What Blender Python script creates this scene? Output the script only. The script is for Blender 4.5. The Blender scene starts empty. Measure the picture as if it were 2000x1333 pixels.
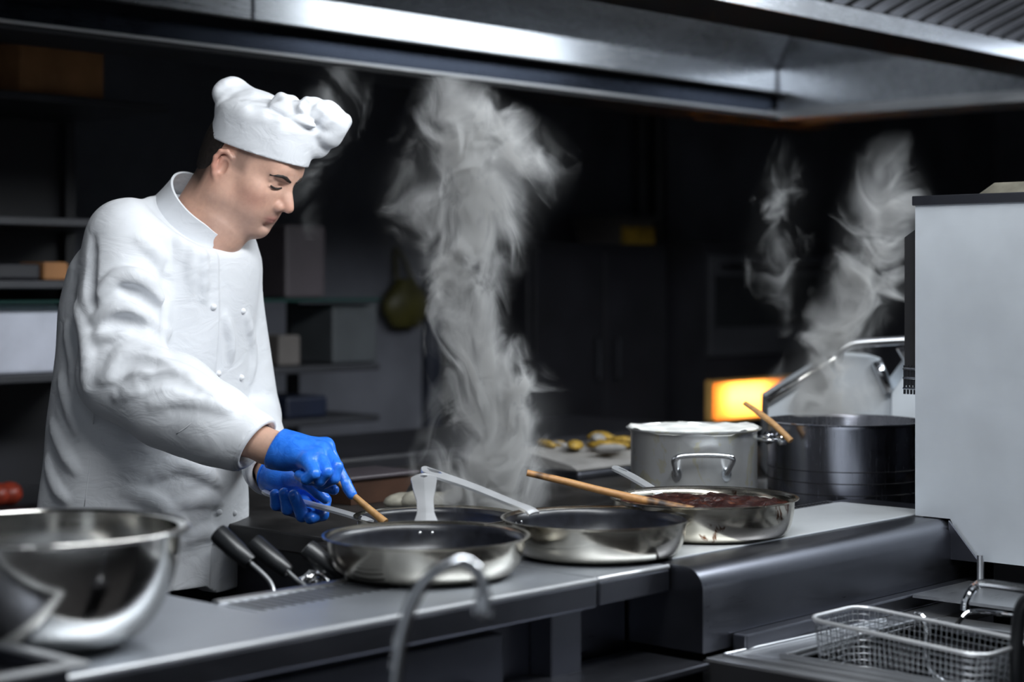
import bpy, bmesh, math, random
import numpy as np
from mathutils import Vector, Matrix
from mathutils.bvhtree import BVHTree

# ------------------------------------------------------------------ camera, world, light, exposure
SC = bpy.context.scene
F, HY, ZC = 3500.0, 557.0, 1.30            # focal length in px of the 2000 px frame, horizon row, eye height
SA, CA = 0.6807, 0.7325                    # the range's long side (X) recedes to the right at 42.9 degrees
YAW = math.atan2(SA, CA)

def W(r, d, z):                            # right / depth / height seen from the camera -> room coordinates
    return Vector((SA * r + CA * d, -CA * r + SA * d, z))
def at(px, py, d):
    return W((px - 1000) / F * d, d, ZC - (py - HY) / F * d)
def atY(px, py, Y):                        # point on the vertical plane Y = const
    t = (px - 1000) / F
    return at(px, py, Y / (SA - CA * t))
def fr(px, py, d):                         # same point in the (right, depth, height) frame
    return np.array(((px - 1000) / F * d, d, ZC - (py - HY) / F * d))

cam_data = bpy.data.cameras.new('camera')
cam = bpy.data.objects.new('camera', cam_data)
SC.collection.objects.link(cam)
cam.location = (0, 0, ZC)
cam.rotation_euler = (math.pi / 2, 0, -(math.pi / 2 - math.atan2(SA, CA)))
cam.rotation_euler = (math.pi / 2, 0, math.atan2(SA, CA) - math.pi / 2)
cam_data.sensor_width = 36
cam_data.lens = 36 * F / 2000
cam_data.shift_y = -(666.5 - HY) / 2000
cam_data.clip_start = 0.02
cam_data.dof.use_dof = True
cam_data.dof.focus_distance = 2.97
cam_data.dof.aperture_fstop = 2.6
SC.camera = cam

world = bpy.data.worlds.new('world')
SC.world = world
world.use_nodes = True
world.node_tree.nodes['Background'].inputs[0].default_value = (0.55, 0.68, 1.0, 1)
world.node_tree.nodes['Background'].inputs[1].default_value = 0.03

def area(name, loc, target, sx, sy, watts, col):
    l = bpy.data.lights.new(name, 'AREA')
    l.shape = 'RECTANGLE'; l.size = sx; l.size_y = sy; l.energy = watts; l.color = col
    o = bpy.data.objects.new(name, l)
    SC.collection.objects.link(o)
    o.location = loc
    o.rotation_euler = (Vector(target) - Vector(loc)).to_track_quat('-Z', 'Y').to_euler()
    return o
LAMP_A = ((1.75, 1.10, 2.26), (1.95, 2.5, 1.0))
LAMP_B = ((3.55, 1.05, 2.24), (3.1, 2.2, 0.9))
area('hood_light_front', *LAMP_A, 1.7, 0.30, 32, (0.93, 0.97, 1.0))
area('hood_light_right', *LAMP_B, 1.6, 0.25, 32, (0.9, 0.96, 1.0))
LAMP_FILL = ((-1.2, 0.3, 3.1), (-1.4, 0.4, 0.0))  # added fill light, also brightens the pale unseen walls mirrored in the steel
area('fill_light_room', *LAMP_FILL, 1.4, 1.4, 75, (0.86, 0.93, 1.0))

SC.view_settings.view_transform = 'Standard'
SC.view_settings.look = 'None'
SC.view_settings.exposure = 0.0
SC.view_settings.gamma = 1.0
SC.view_settings.use_curve_mapping = False
SC.cycles.volume_step_rate = 1.0
SC.cycles.volume_max_steps = 256
SC.cycles.max_bounces = 6
SC.cycles.diffuse_bounces = 3
SC.cycles.glossy_bounces = 4
SC.cycles.adaptive_threshold = 0.03

# ------------------------------------------------------------------ materials
MAT = {}
def nodes_of(name):
    m = bpy.data.materials.new(name); m.use_nodes = True
    nt = m.node_tree
    return m, nt, nt.nodes['Principled BSDF']
def mapping(nt, scale, coord='Object', rot=(0, 0, 0)):
    tc = nt.nodes.new('ShaderNodeTexCoord'); mp = nt.nodes.new('ShaderNodeMapping')
    mp.inputs['Scale'].default_value = scale; mp.inputs['Rotation'].default_value = rot
    nt.links.new(tc.outputs[coord], mp.inputs['Vector'])
    return mp
def noise(nt, mp, scale, detail=3, rough=0.55, dist=0):
    n = nt.nodes.new('ShaderNodeTexNoise')
    n.inputs['Scale'].default_value = scale; n.inputs['Detail'].default_value = detail
    n.inputs['Roughness'].default_value = rough; n.inputs['Distortion'].default_value = dist
    nt.links.new(mp.outputs[0], n.inputs['Vector'])
    return n
def ramp(nt, src, stops):
    r = nt.nodes.new('ShaderNodeValToRGB')
    el = r.color_ramp.elements
    while len(el) < len(stops): el.new(0.5)
    for e, (p, c) in zip(el, stops):
        e.position = p; e.color = (*c, 1) if len(c) == 3 else c
    nt.links.new(src, r.inputs['Fac'])
    return r
def mapr(nt, src, a, b, c, d):
    m = nt.nodes.new('ShaderNodeMapRange')
    for k, v in zip(('From Min', 'From Max', 'To Min', 'To Max'), (a, b, c, d)): m.inputs[k].default_value = v
    nt.links.new(src, m.inputs['Value'])
    return m
def bump(nt, bs, src, strength, dist=0.002):
    b = nt.nodes.new('ShaderNodeBump')
    b.inputs['Strength'].default_value = strength; b.inputs['Distance'].default_value = dist
    nt.links.new(src, b.inputs['Height']); nt.links.new(b.outputs[0], bs.inputs['Normal'])

def plain(name, col, rough=0.5, metal=0.0, nscale=0, namp=0.15, spec=None, bmp=0):
    m, nt, bs = nodes_of(name)
    bs.inputs['Roughness'].default_value = rough; bs.inputs['Metallic'].default_value = metal
    bs.inputs['Base Color'].default_value = (*col, 1)
    if spec is not None: bs.inputs['Specular IOR Level'].default_value = spec
    if nscale:
        n = noise(nt, mapping(nt, (1, 1, 1)), nscale, 4)
        lo = tuple(c * (1 - namp) for c in col); hi = tuple(min(1, c * (1 + namp)) for c in col)
        r = ramp(nt, n.outputs[0], [(0.3, lo), (0.7, hi)])
        nt.links.new(r.outputs[0], bs.inputs['Base Color'])
        if bmp: bump(nt, bs, n.outputs[0], bmp)
    MAT[name] = m
    return m

def steel(name, col=(0.62, 0.63, 0.65), r0=0.2, r1=0.36, stretch=(3, 90, 90), smudge=6.0, metal=1.0, bmp=0.02):
    m, nt, bs = nodes_of(name)
    bs.inputs['Metallic'].default_value = metal
    g = noise(nt, mapping(nt, stretch), 8, 3, 0.6)
    s = noise(nt, mapping(nt, (1, 1, 1)), smudge, 4, 0.6)
    mx = nt.nodes.new('ShaderNodeMath'); mx.operation = 'MULTIPLY_ADD'
    nt.links.new(g.outputs[0], mx.inputs[0]); mx.inputs[1].default_value = 0.5
    ml = nt.nodes.new('ShaderNodeMath'); ml.operation = 'MULTIPLY'; ml.inputs[1].default_value = 0.5
    nt.links.new(s.outputs[0], ml.inputs[0]); nt.links.new(ml.outputs[0], mx.inputs[2])
    nt.links.new(mapr(nt, mx.outputs[0], 0.3, 0.7, r0, r1).outputs[0], bs.inputs['Roughness'])
    lo = tuple(c * 0.86 for c in col)
    nt.links.new(ramp(nt, s.outputs[0], [(0.3, lo), (0.7, col)]).outputs[0], bs.inputs['Base Color'])
    if bmp: bump(nt, bs, g.outputs[0], bmp, 0.001)
    MAT[name] = m
    return m

steel('brushed_steel', r0=0.24, r1=0.42)
steel('worktop_steel', (0.46, 0.49, 0.54), 0.3, 0.48, (4, 60, 60), metal=0.78)
steel('plate_steel', (0.72, 0.75, 0.77), 0.3, 0.45, (4, 60, 60), metal=0.35)
steel('dark_steel', (0.16, 0.165, 0.19), 0.26, 0.42, (3, 60, 60))
steel('hood_steel', (0.66, 0.69, 0.74), 0.18, 0.34, (2, 70, 70), 3.0, metal=0.8)
steel('hood_gutter', (0.05, 0.06, 0.085), 0.2, 0.4, (2, 70, 70), 3.0)
steel('panel_steel', (0.74, 0.785, 0.835), 0.42, 0.58, (60, 3, 90), 4.0, metal=0.62)
steel('polished_steel', (0.66, 0.65, 0.62), 0.07, 0.2, (2, 2, 40), 9.0, bmp=0.0)
steel('pan_steel', (0.60, 0.56, 0.48), 0.12, 0.3, (6, 6, 60), 12.0, bmp=0.0)
steel('pot_steel', (0.82, 0.83, 0.83), 0.26, 0.42, (20, 20, 3), 8.0, metal=0.8)
steel('dark_pot_steel', (0.30, 0.31, 0.36), 0.16, 0.34, (25, 25, 2), 6.0)
steel('satin_steel', (0.74, 0.75, 0.77), 0.32, 0.46, (4, 4, 60), 8.0, metal=0.72)
steel('chrome', (0.8, 0.82, 0.85), 0.05, 0.12, (2, 2, 2), 6.0, bmp=0.0)
steel('wire_steel', (0.7, 0.72, 0.75), 0.15, 0.3, (2, 2, 2), 20.0, bmp=0.0)
plain('nonstick', (0.012, 0.013, 0.018), 0.32, 0, 60, 0.4, bmp=0.06)
plain('black_plastic', (0.012, 0.013, 0.015), 0.32, 0, 30, 0.2)
plain('black_metal', (0.006, 0.006, 0.008), 0.45, 0, 12, 0.4)
plain('grey_gasket', (0.09, 0.09, 0.11), 0.4, 0, 20, 0.2)
plain('matte_black', (0.008, 0.008, 0.010), 0.8, 0, 8, 0.4)
plain('hob_black', (0.035, 0.033, 0.033), 0.42, 0.3, 9, 0.7, bmp=0.2)
plain('floor_tile', (0.05, 0.045, 0.045), 0.6, 0, 5, 0.3)
plain('wall_tile_white', (0.7, 0.72, 0.75), 0.4, 0, 3, 0.08)
plain('recess_cream', (0.88, 0.52, 0.16), 0.5, 0, 6, 0.1)
plain('wall_paint', (0.125, 0.13, 0.155), 0.75, 0, 3, 0.25)
plain('ceiling_paint', (0.05, 0.05, 0.055), 0.9, 0, 3, 0.2)
plain('cabinet_dark', (0.012, 0.012, 0.016), 0.5, 0, 4, 0.4)
plain('cabinet_grey', (0.03, 0.031, 0.037), 0.5, 0, 4, 0.3)
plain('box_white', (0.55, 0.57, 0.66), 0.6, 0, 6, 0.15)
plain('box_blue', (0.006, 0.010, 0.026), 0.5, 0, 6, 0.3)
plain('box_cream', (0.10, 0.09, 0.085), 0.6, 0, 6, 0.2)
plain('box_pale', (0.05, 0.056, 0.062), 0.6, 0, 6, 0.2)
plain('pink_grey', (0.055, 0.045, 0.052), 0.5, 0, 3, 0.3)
plain('cardboard', (0.32, 0.15, 0.06), 0.8, 0, 9, 0.25)
plain('terracotta', (0.075, 0.036, 0.022), 0.6, 0, 8, 0.4)
plain('yellow_plastic', (0.06, 0.055, 0.012), 0.5, 0, 12, 0.4)
plain('yellow_food', (0.34, 0.21, 0.03), 0.5, 0, 60, 0.5, bmp=0.4)
plain('paper_white', (0.26, 0.25, 0.24), 0.7, 0, 20, 0.2)
plain('dough', (0.34, 0.32, 0.26), 0.6, 0, 40, 0.3)
plain('red_food', (0.3, 0.04, 0.02), 0.4, 0, 40, 0.4)
plain('cloth_white', (0.72, 0.735, 0.76), 0.85, 0, 5, 0.03)
plain('button_white', (0.82, 0.83, 0.85), 0.45, 0, 30, 0.03)
plain('trouser_dark', (0.015, 0.017, 0.024), 0.8, 0, 60, 0.4)
plain('shoe_black', (0.01, 0.01, 0.01), 0.4, 0, 20, 0.3)
plain('hair_dark', (0.014, 0.010, 0.008), 0.6, 0, 180, 0.7, bmp=0.5)
plain('foam_white', (0.80, 0.80, 0.77), 0.5, 0, 40, 0.08, bmp=0.3)
plain('broth', (0.16, 0.12, 0.09), 0.12, 0, 20, 0.3)
plain('foil', (0.75, 0.76, 0.78), 0.2, 1.0, 40, 0.2, bmp=0.5)
plain('grime_steel', (0.30, 0.28, 0.22), 0.4, 0.8, 14, 0.5)
plain('eye_white', (0.6, 0.57, 0.54), 0.25, 0, 10, 0.05)
plain('lamp_housing', (0.7, 0.7, 0.7), 0.5, 0, 5, 0.05)
plain('louver_steel', (0.55, 0.56, 0.62), 0.35, 0.7, 6, 0.15)

def wood(name, c0, c1, scorch=None):
    m, nt, bs = nodes_of(name)
    n = noise(nt, mapping(nt, (60, 60, 60)), 1.0, 4, 0.6, 1.5)
    r = ramp(nt, n.outputs[0], [(0.25, c0), (0.75, c1)])
    out = r.outputs[0]
    if scorch:
        n2 = noise(nt, mapping(nt, (14, 14, 14)), 1.0, 3, 0.6)
        f = ramp(nt, n2.outputs[0], [(0.52, (0, 0, 0)), (0.62, (1, 1, 1))])
        mx = nt.nodes.new('ShaderNodeMix'); mx.data_type = 'RGBA'
        nt.links.new(f.outputs[0], mx.inputs['Factor'])
        nt.links.new(out, mx.inputs['A']); mx.inputs['B'].default_value = (*scorch, 1)
        out = mx.outputs['Result']
    nt.links.new(out, bs.inputs['Base Color'])
    bs.inputs['Roughness'].default_value = 0.55
    bump(nt, bs, n.outputs[0], 0.15, 0.001)
    MAT[name] = m
wood('wood', (0.30, 0.15, 0.05), (0.48, 0.27, 0.10))
wood('wood_burnt', (0.36, 0.17, 0.06), (0.5, 0.27, 0.10), (0.03, 0.02, 0.018))

def stew():
    m, nt, bs = nodes_of('stew')
    mp = mapping(nt, (1, 1, 1))
    n = noise(nt, mp, 55, 6, 0.7, 1.0)
    r = ramp(nt, n.outputs[0], [(0.3, (0.008, 0.003, 0.002)), (0.5, (0.022, 0.005, 0.004)), (0.62, (0.07, 0.016, 0.007)), (0.78, (0.26, 0.10, 0.035))])
    nt.links.new(r.outputs[0], bs.inputs['Base Color'])
    bs.inputs['Roughness'].default_value = 0.3
    bump(nt, bs, n.outputs[0], 0.8, 0.004)
    MAT['stew'] = m
stew()
def stained():
    m = MAT['pan_steel'].copy(); m.name = 'stained_pan_steel'
    nt = m.node_tree; bs = nt.nodes['Principled BSDF']
    n = noise(nt, mapping(nt, (1, 1, 0.6)), 26, 5, 0.65, 0.8)
    f = ramp(nt, n.outputs[0], [(0.62, (0, 0, 0)), (0.68, (1, 1, 1))])
    mx = nt.nodes.new('ShaderNodeMix'); mx.data_type = 'RGBA'
    nt.links.new(f.outputs[0], mx.inputs['Factor'])
    old = bs.inputs['Base Color'].links[0].from_socket
    nt.links.new(old, mx.inputs['A']); mx.inputs['B'].default_value = (0.10, 0.035, 0.012, 1)
    nt.links.new(mx.outputs['Result'], bs.inputs['Base Color'])
    MAT['stained_pan_steel'] = m
    m = MAT['pot_steel'].copy(); m.name = 'splashed_pot_steel'
    nt = m.node_tree; bs = nt.nodes['Principled BSDF']
    n = noise(nt, mapping(nt, (1, 1, 0.7)), 14, 4, 0.6, 1.2)
    f = ramp(nt, n.outputs[0], [(0.57, (0, 0, 0)), (0.60, (1, 1, 1))])
    mx = nt.nodes.new('ShaderNodeMix'); mx.data_type = 'RGBA'
    nt.links.new(f.outputs[0], mx.inputs['Factor'])
    old = bs.inputs['Base Color'].links[0].from_socket
    nt.links.new(old, mx.inputs['A']); mx.inputs['B'].default_value = (0.72, 0.70, 0.58, 1)
    nt.links.new(mx.outputs['Result'], bs.inputs['Base Color'])
    MAT['splashed_pot_steel'] = m
stained()
def emit(name, col, strength):
    m, nt, bs = nodes_of(name)
    bs.inputs['Base Color'].default_value = (0.02, 0.02, 0.02, 1)
    n = noise(nt, mapping(nt, (1, 1, 1)), 3, 2)
    r = ramp(nt, n.outputs[0], [(0.3, tuple(c * 0.8 for c in col)), (0.7, col)])
    nt.links.new(r.outputs[0], bs.inputs['Emission Color'])
    bs.inputs['Emission Strength'].default_value = strength
    MAT[name] = m
emit('warm_glow', (1.0, 0.50, 0.09), 2.6)
emit('warm_bulb', (1.0, 0.72, 0.40), 30.0)
emit('lamp_diffuser', (0.93, 0.97, 1.0), 3.0)
emit('tube_light', (0.90, 0.96, 1.0), 6.5)

def skin_mat():
    m, nt, bs = nodes_of('skin')
    a = nt.nodes.new('ShaderNodeAttribute'); a.attribute_name = 'Col'
    n = noise(nt, mapping(nt, (1, 1, 1)), 120, 4)
    mx = nt.nodes.new('ShaderNodeMix'); mx.data_type = 'RGBA'; mx.blend_type = 'MULTIPLY'
    mx.inputs['Factor'].default_value = 1.0
    nt.links.new(a.outputs['Color'], mx.inputs['A'])
    nt.links.new(ramp(nt, n.outputs[0], [(0.2, (0.86, 0.84, 0.84)), (0.8, (1, 1, 1))]).outputs[0], mx.inputs['B'])
    nt.links.new(mx.outputs['Result'], bs.inputs['Base Color'])
    bs.inputs['Roughness'].default_value = 0.48
    bs.inputs['Subsurface Weight'].default_value = 0.12
    bs.inputs['Subsurface Radius'].default_value = (0.01, 0.004, 0.002)
    bs.inputs['Subsurface Scale'].default_value = 0.5
    bump(nt, bs, n.outputs[0], 0.05, 0.001)
    MAT['skin'] = m
skin_mat()
def fabric_mat():
    m, nt, bs = nodes_of('jacket_cloth')
    n = noise(nt, mapping(nt, (1, 1, 1.6)), 16, 3, 0.5, 1.2)
    w = noise(nt, mapping(nt, (1, 1, 1)), 700, 1)
    bs.inputs['Base Color'].default_value = (0.72, 0.735, 0.765, 1)
    bs.inputs['Roughness'].default_value = 0.8
    bs.inputs['Sheen Weight'].default_value = 0.1
    b1 = nt.nodes.new('ShaderNodeBump'); b1.inputs['Strength'].default_value = 0.35; b1.inputs['Distance'].default_value = 0.008
    nt.links.new(n.outputs[0], b1.inputs['Height'])
    b2 = nt.nodes.new('ShaderNodeBump'); b2.inputs['Strength'].default_value = 0.08; b2.inputs['Distance'].default_value = 0.0006
    nt.links.new(w.outputs[0], b2.inputs['Height']); nt.links.new(b1.outputs[0], b2.inputs['Normal'])
    nt.links.new(b2.outputs[0], bs.inputs['Normal'])
    MAT['jacket_cloth'] = m
fabric_mat()
def glove_mat():
    m, nt, bs = nodes_of('blue_nitrile')
    n = noise(nt, mapping(nt, (1, 1, 1)), 70, 4, 0.6, 1.0)
    nt.links.new(ramp(nt, n.outputs[0], [(0.3, (0.014, 0.14, 0.66)), (0.7, (0.035, 0.22, 0.86))]).outputs[0], bs.inputs['Base Color'])
    bs.inputs['Roughness'].default_value = 0.3
    bump(nt, bs, n.outputs[0], 0.35, 0.003)
    MAT['blue_nitrile'] = m
glove_mat()
def glass_mat():
    m, nt, bs = nodes_of('shelf_glass')
    bs.inputs['Base Color'].default_value = (0.08, 0.2, 0.18, 1)
    bs.inputs['Transmission Weight'].default_value = 0.8
    n = noise(nt, mapping(nt, (1, 1, 1)), 8, 2)
    nt.links.new(mapr(nt, n.outputs[0], 0, 1, 0.05, 0.15).outputs[0], bs.inputs['Roughness'])
    MAT['shelf_glass'] = m
glass_mat()
def frosted():
    m = bpy.data.materials.new('frosted_pane'); m.use_nodes = True
    nt = m.node_tree; nt.nodes.remove(nt.nodes['Principled BSDF'])
    t = nt.nodes.new('ShaderNodeBsdfTranslucent')
    n = noise(nt, mapping(nt, (1, 1, 1)), 10, 2)
    nt.links.new(ramp(nt, n.outputs[0], [(0.3, (0.9, 0.70, 0.42)), (0.7, (1.0, 0.80, 0.50))]).outputs[0], t.inputs[0])
    nt.links.new(t.outputs[0], nt.nodes['Material Output'].inputs['Surface'])
    MAT['frosted_pane'] = m
frosted()

# ------------------------------------------------------------------ object helpers
ORG = {}
def tag(o, label=None, cat=None, group=None, kind=None):
    if label: o['label'] = label
    if cat: o['category'] = cat
    if group: o['group'] = group
    if kind: o['kind'] = kind
    return o
def empty(name, loc, label=None, cat=None, group=None, kind=None):
    o = bpy.data.objects.new(name, None)
    o.empty_display_size = 0.05
    SC.collection.objects.link(o)
    o.location = loc; ORG[o] = Vector(loc)
    return tag(o, label, cat, group, kind)
def mk(name, geo, mat, parent=None, smooth=False, loc=None, sharp=None):
    """geo: (verts, faces) in room coordinates."""
    v, f = geo
    v = np.asarray(v, dtype=float).reshape(-1, 3)
    if parent is not None: org = ORG[parent]
    elif loc is not None: org = Vector(loc)
    else: org = Vector(((v[:, 0].min() + v[:, 0].max()) / 2, (v[:, 1].min() + v[:, 1].max()) / 2, v[:, 2].min()))
    v = v - np.array(org)
    me = bpy.data.meshes.new(name)
    fl = f.tolist() if isinstance(f, np.ndarray) else [tuple(int(i) for i in q) for q in f]
    me.from_pydata(v.tolist(), [], fl)
    me.materials.append(MAT[mat] if isinstance(mat, str) else mat)
    if smooth:
        me.polygons.foreach_set('use_smooth', [True] * len(me.polygons))
        if sharp:
            try: me.set_sharp_from_angle(angle=math.radians(sharp))
            except Exception: pass
    me.update()
    o = bpy.data.objects.new(name, me)
    SC.collection.objects.link(o)
    ORG[o] = org
    if parent is not None: o.parent = parent
    else: o.location = org
    return o
def join(*gs):
    V, Fs, n = [], [], 0
    for v, f in gs:
        v = np.asarray(v, dtype=float).reshape(-1, 3)
        V.append(v); Fs += [tuple(int(i) + n for i in q) for q in f]; n += len(v)
    return np.concatenate(V), Fs
def xf(geo, M):
    v = np.asarray(geo[0], dtype=float).reshape(-1, 3)
    M = np.array(M)
    return v @ M[:3, :3].T + M[:3, 3], geo[1]
def box(x0, x1, y0, y1, z0, z1, bev=0.0, seg=2):
    bm = bmesh.new()
    bmesh.ops.create_cube(bm, size=1)
    for v in bm.verts:
        v.co = Vector((x0 + (v.co.x + .5) * (x1 - x0), y0 + (v.co.y + .5) * (y1 - y0), z0 + (v.co.z + .5) * (z1 - z0)))
    if bev:
        bmesh.ops.bevel(bm, geom=bm.edges[:], offset=bev, segments=seg, affect='EDGES', profile=0.5)
    bm.verts.index_update()
    g = ([tuple(v.co) for v in bm.verts], [tuple(v.index for v in f.verts) for f in bm.faces])
    bm.free()
    return g
def prism(poly, axis, a, b):
    """extrude a 2-D outline along axis from a to b (outline in the two other axes, in order)."""
    n = len(poly); V = []
    for t in (a, b):
        for p, q in poly:
            V.append({'x': (t, p, q), 'y': (p, t, q), 'z': (p, q, t)}[axis])
    Fs = [tuple(range(n)), tuple(range(2 * n - 1, n - 1, -1))]
    Fs += [(i, i + n, (i + 1) % n + n, (i + 1) % n) for i in range(n)]
    return V, Fs
def lathe(prof, c, seg=64, cap=False):
    V, Fs = [], []
    n = len(prof)
    for i in range(seg):
        a = 2 * math.pi * i / seg
        for r, z in prof: V.append((c[0] + r * math.cos(a), c[1] + r * math.sin(a), c[2] + z))
    for i in range(seg):
        j = (i + 1) % seg
        for k in range(n - 1):
            Fs.append((i * n + k, j * n + k, j * n + k + 1, i * n + k + 1))
    return V, Fs
def frames(pts):
    pts = [Vector(p) for p in pts]
    T = []
    for i in range(len(pts)):
        a = pts[max(0, i - 1)]; b = pts[min(len(pts) - 1, i + 1)]
        T.append((b - a).normalized())
    up = Vector((0, 0, 1)) if abs(T[0].z) < 0.9 else Vector((1, 0, 0))
    N = [(up - T[0] * up.dot(T[0])).normalized()]
    for i in range(1, len(pts)):
        n = N[-1] - T[i] * N[-1].dot(T[i])
        N.append(n.normalized())
    return pts, T, N
def tube(pts, rad, seg=10, flat=1.0, cap=True):
    pts, T, N = frames(pts)
    if not hasattr(rad, '__len__'): rad = [rad] * len(pts)
    V, Fs = [], []
    for p, t, n, r in zip(pts, T, N, rad):
        b = t.cross(n)
        for k in range(seg):
            a = 2 * math.pi * k / seg
            V.append(tuple(p + n * (math.cos(a) * r * flat) + b * (math.sin(a) * r)))
    for i in range(len(pts) - 1):
        for k in range(seg):
            k2 = (k + 1) % seg
            Fs.append((i * seg + k, i * seg + k2, (i + 1) * seg + k2, (i + 1) * seg + k))
    if cap:
        Fs.append(tuple(range(seg - 1, -1, -1)))
        Fs.append(tuple((len(pts) - 1) * seg + k for k in range(seg)))
    return V, Fs
def spline(pts, n=8):
    """Catmull-Rom through pts."""
    P = [np.array(p, dtype=float) for p in pts]
    P = [2 * P[0] - P[1]] + P + [2 * P[-1] - P[-2]]
    out = []
    for i in range(1, len(P) - 2):
        for k in range(n):
            t = k / n
            out.append(0.5 * ((2 * P[i]) + (-P[i - 1] + P[i + 1]) * t + (2 * P[i - 1] - 5 * P[i] + 4 * P[i + 1] - P[i + 2]) * t * t + (-P[i - 1] + 3 * P[i] - 3 * P[i + 1] + P[i + 2]) * t ** 3))
    out.append(P[-2])
    return out
def sphere(c, r, seg=16, sc=(1, 1, 1)):
    prof = [(r * math.sin(math.pi * k / (seg // 2)), -r * math.cos(math.pi * k / (seg // 2))) for k in range(seg // 2 + 1)]
    v, f = lathe(prof, (0, 0, 0), seg)
    v = np.asarray(v) * np.array(sc) + np.array(c)
    return v, f
def handle(pts, widths, thick, hole=None, crown=0.15):
    """flat pan handle swept along pts; widths = half widths; hole = (t0, t1, half width) as fractions of length."""
    P = spline(pts, 8); n = len(P)
    _, T, N = frames(P)
    ws = np.interp(np.linspace(0, 1, n), np.linspace(0, 1, len(widths)), widths)
    V, Fs = [], []
    for i in range(n):
        t = i / (n - 1); hw = 0.00002
        if hole and hole[0] < t < hole[1]:
            s = (t - hole[0]) / (hole[1] - hole[0]); hw = max(hw, hole[2] * math.sqrt(max(0, 1 - (2 * s - 1) ** 2)))
        w = ws[i]
        if t > 0.93: w = w * math.sqrt(max(0.05, 1 - ((t - 0.93) / 0.07) ** 2 * 0.8))
        b = T[i].cross(N[i])
        for sgn in (-1, 1):
            lat = (hw, hw + (w - hw) * 0.5, w)
            for top in (1, -1):
                for q in lat:
                    h = (-crown * w + crown * w * (q / max(w, 1e-6)) ** 2 * -1.0) + top * thick / 2
                    V.append(tuple(Vector(P[i]) + b * (sgn * q) + N[i] * h))
    for i in range(n - 1):
        a, c = i * 12, (i + 1) * 12
        for s in (0, 6):
            ring = [s, s + 1, s + 2, s + 5, s + 4, s + 3]
            for k in range(6):
                p, q = ring[k], ring[(k + 1) % 6]
                Fs.append((a + p, a + q, c + q, c + p))
    for base in (0, (n - 1) * 12):
        for s in (0, 6): Fs.append(tuple(base + k for k in (s, s + 1, s + 2, s + 5, s + 4, s + 3)))
    return V, Fs

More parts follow.
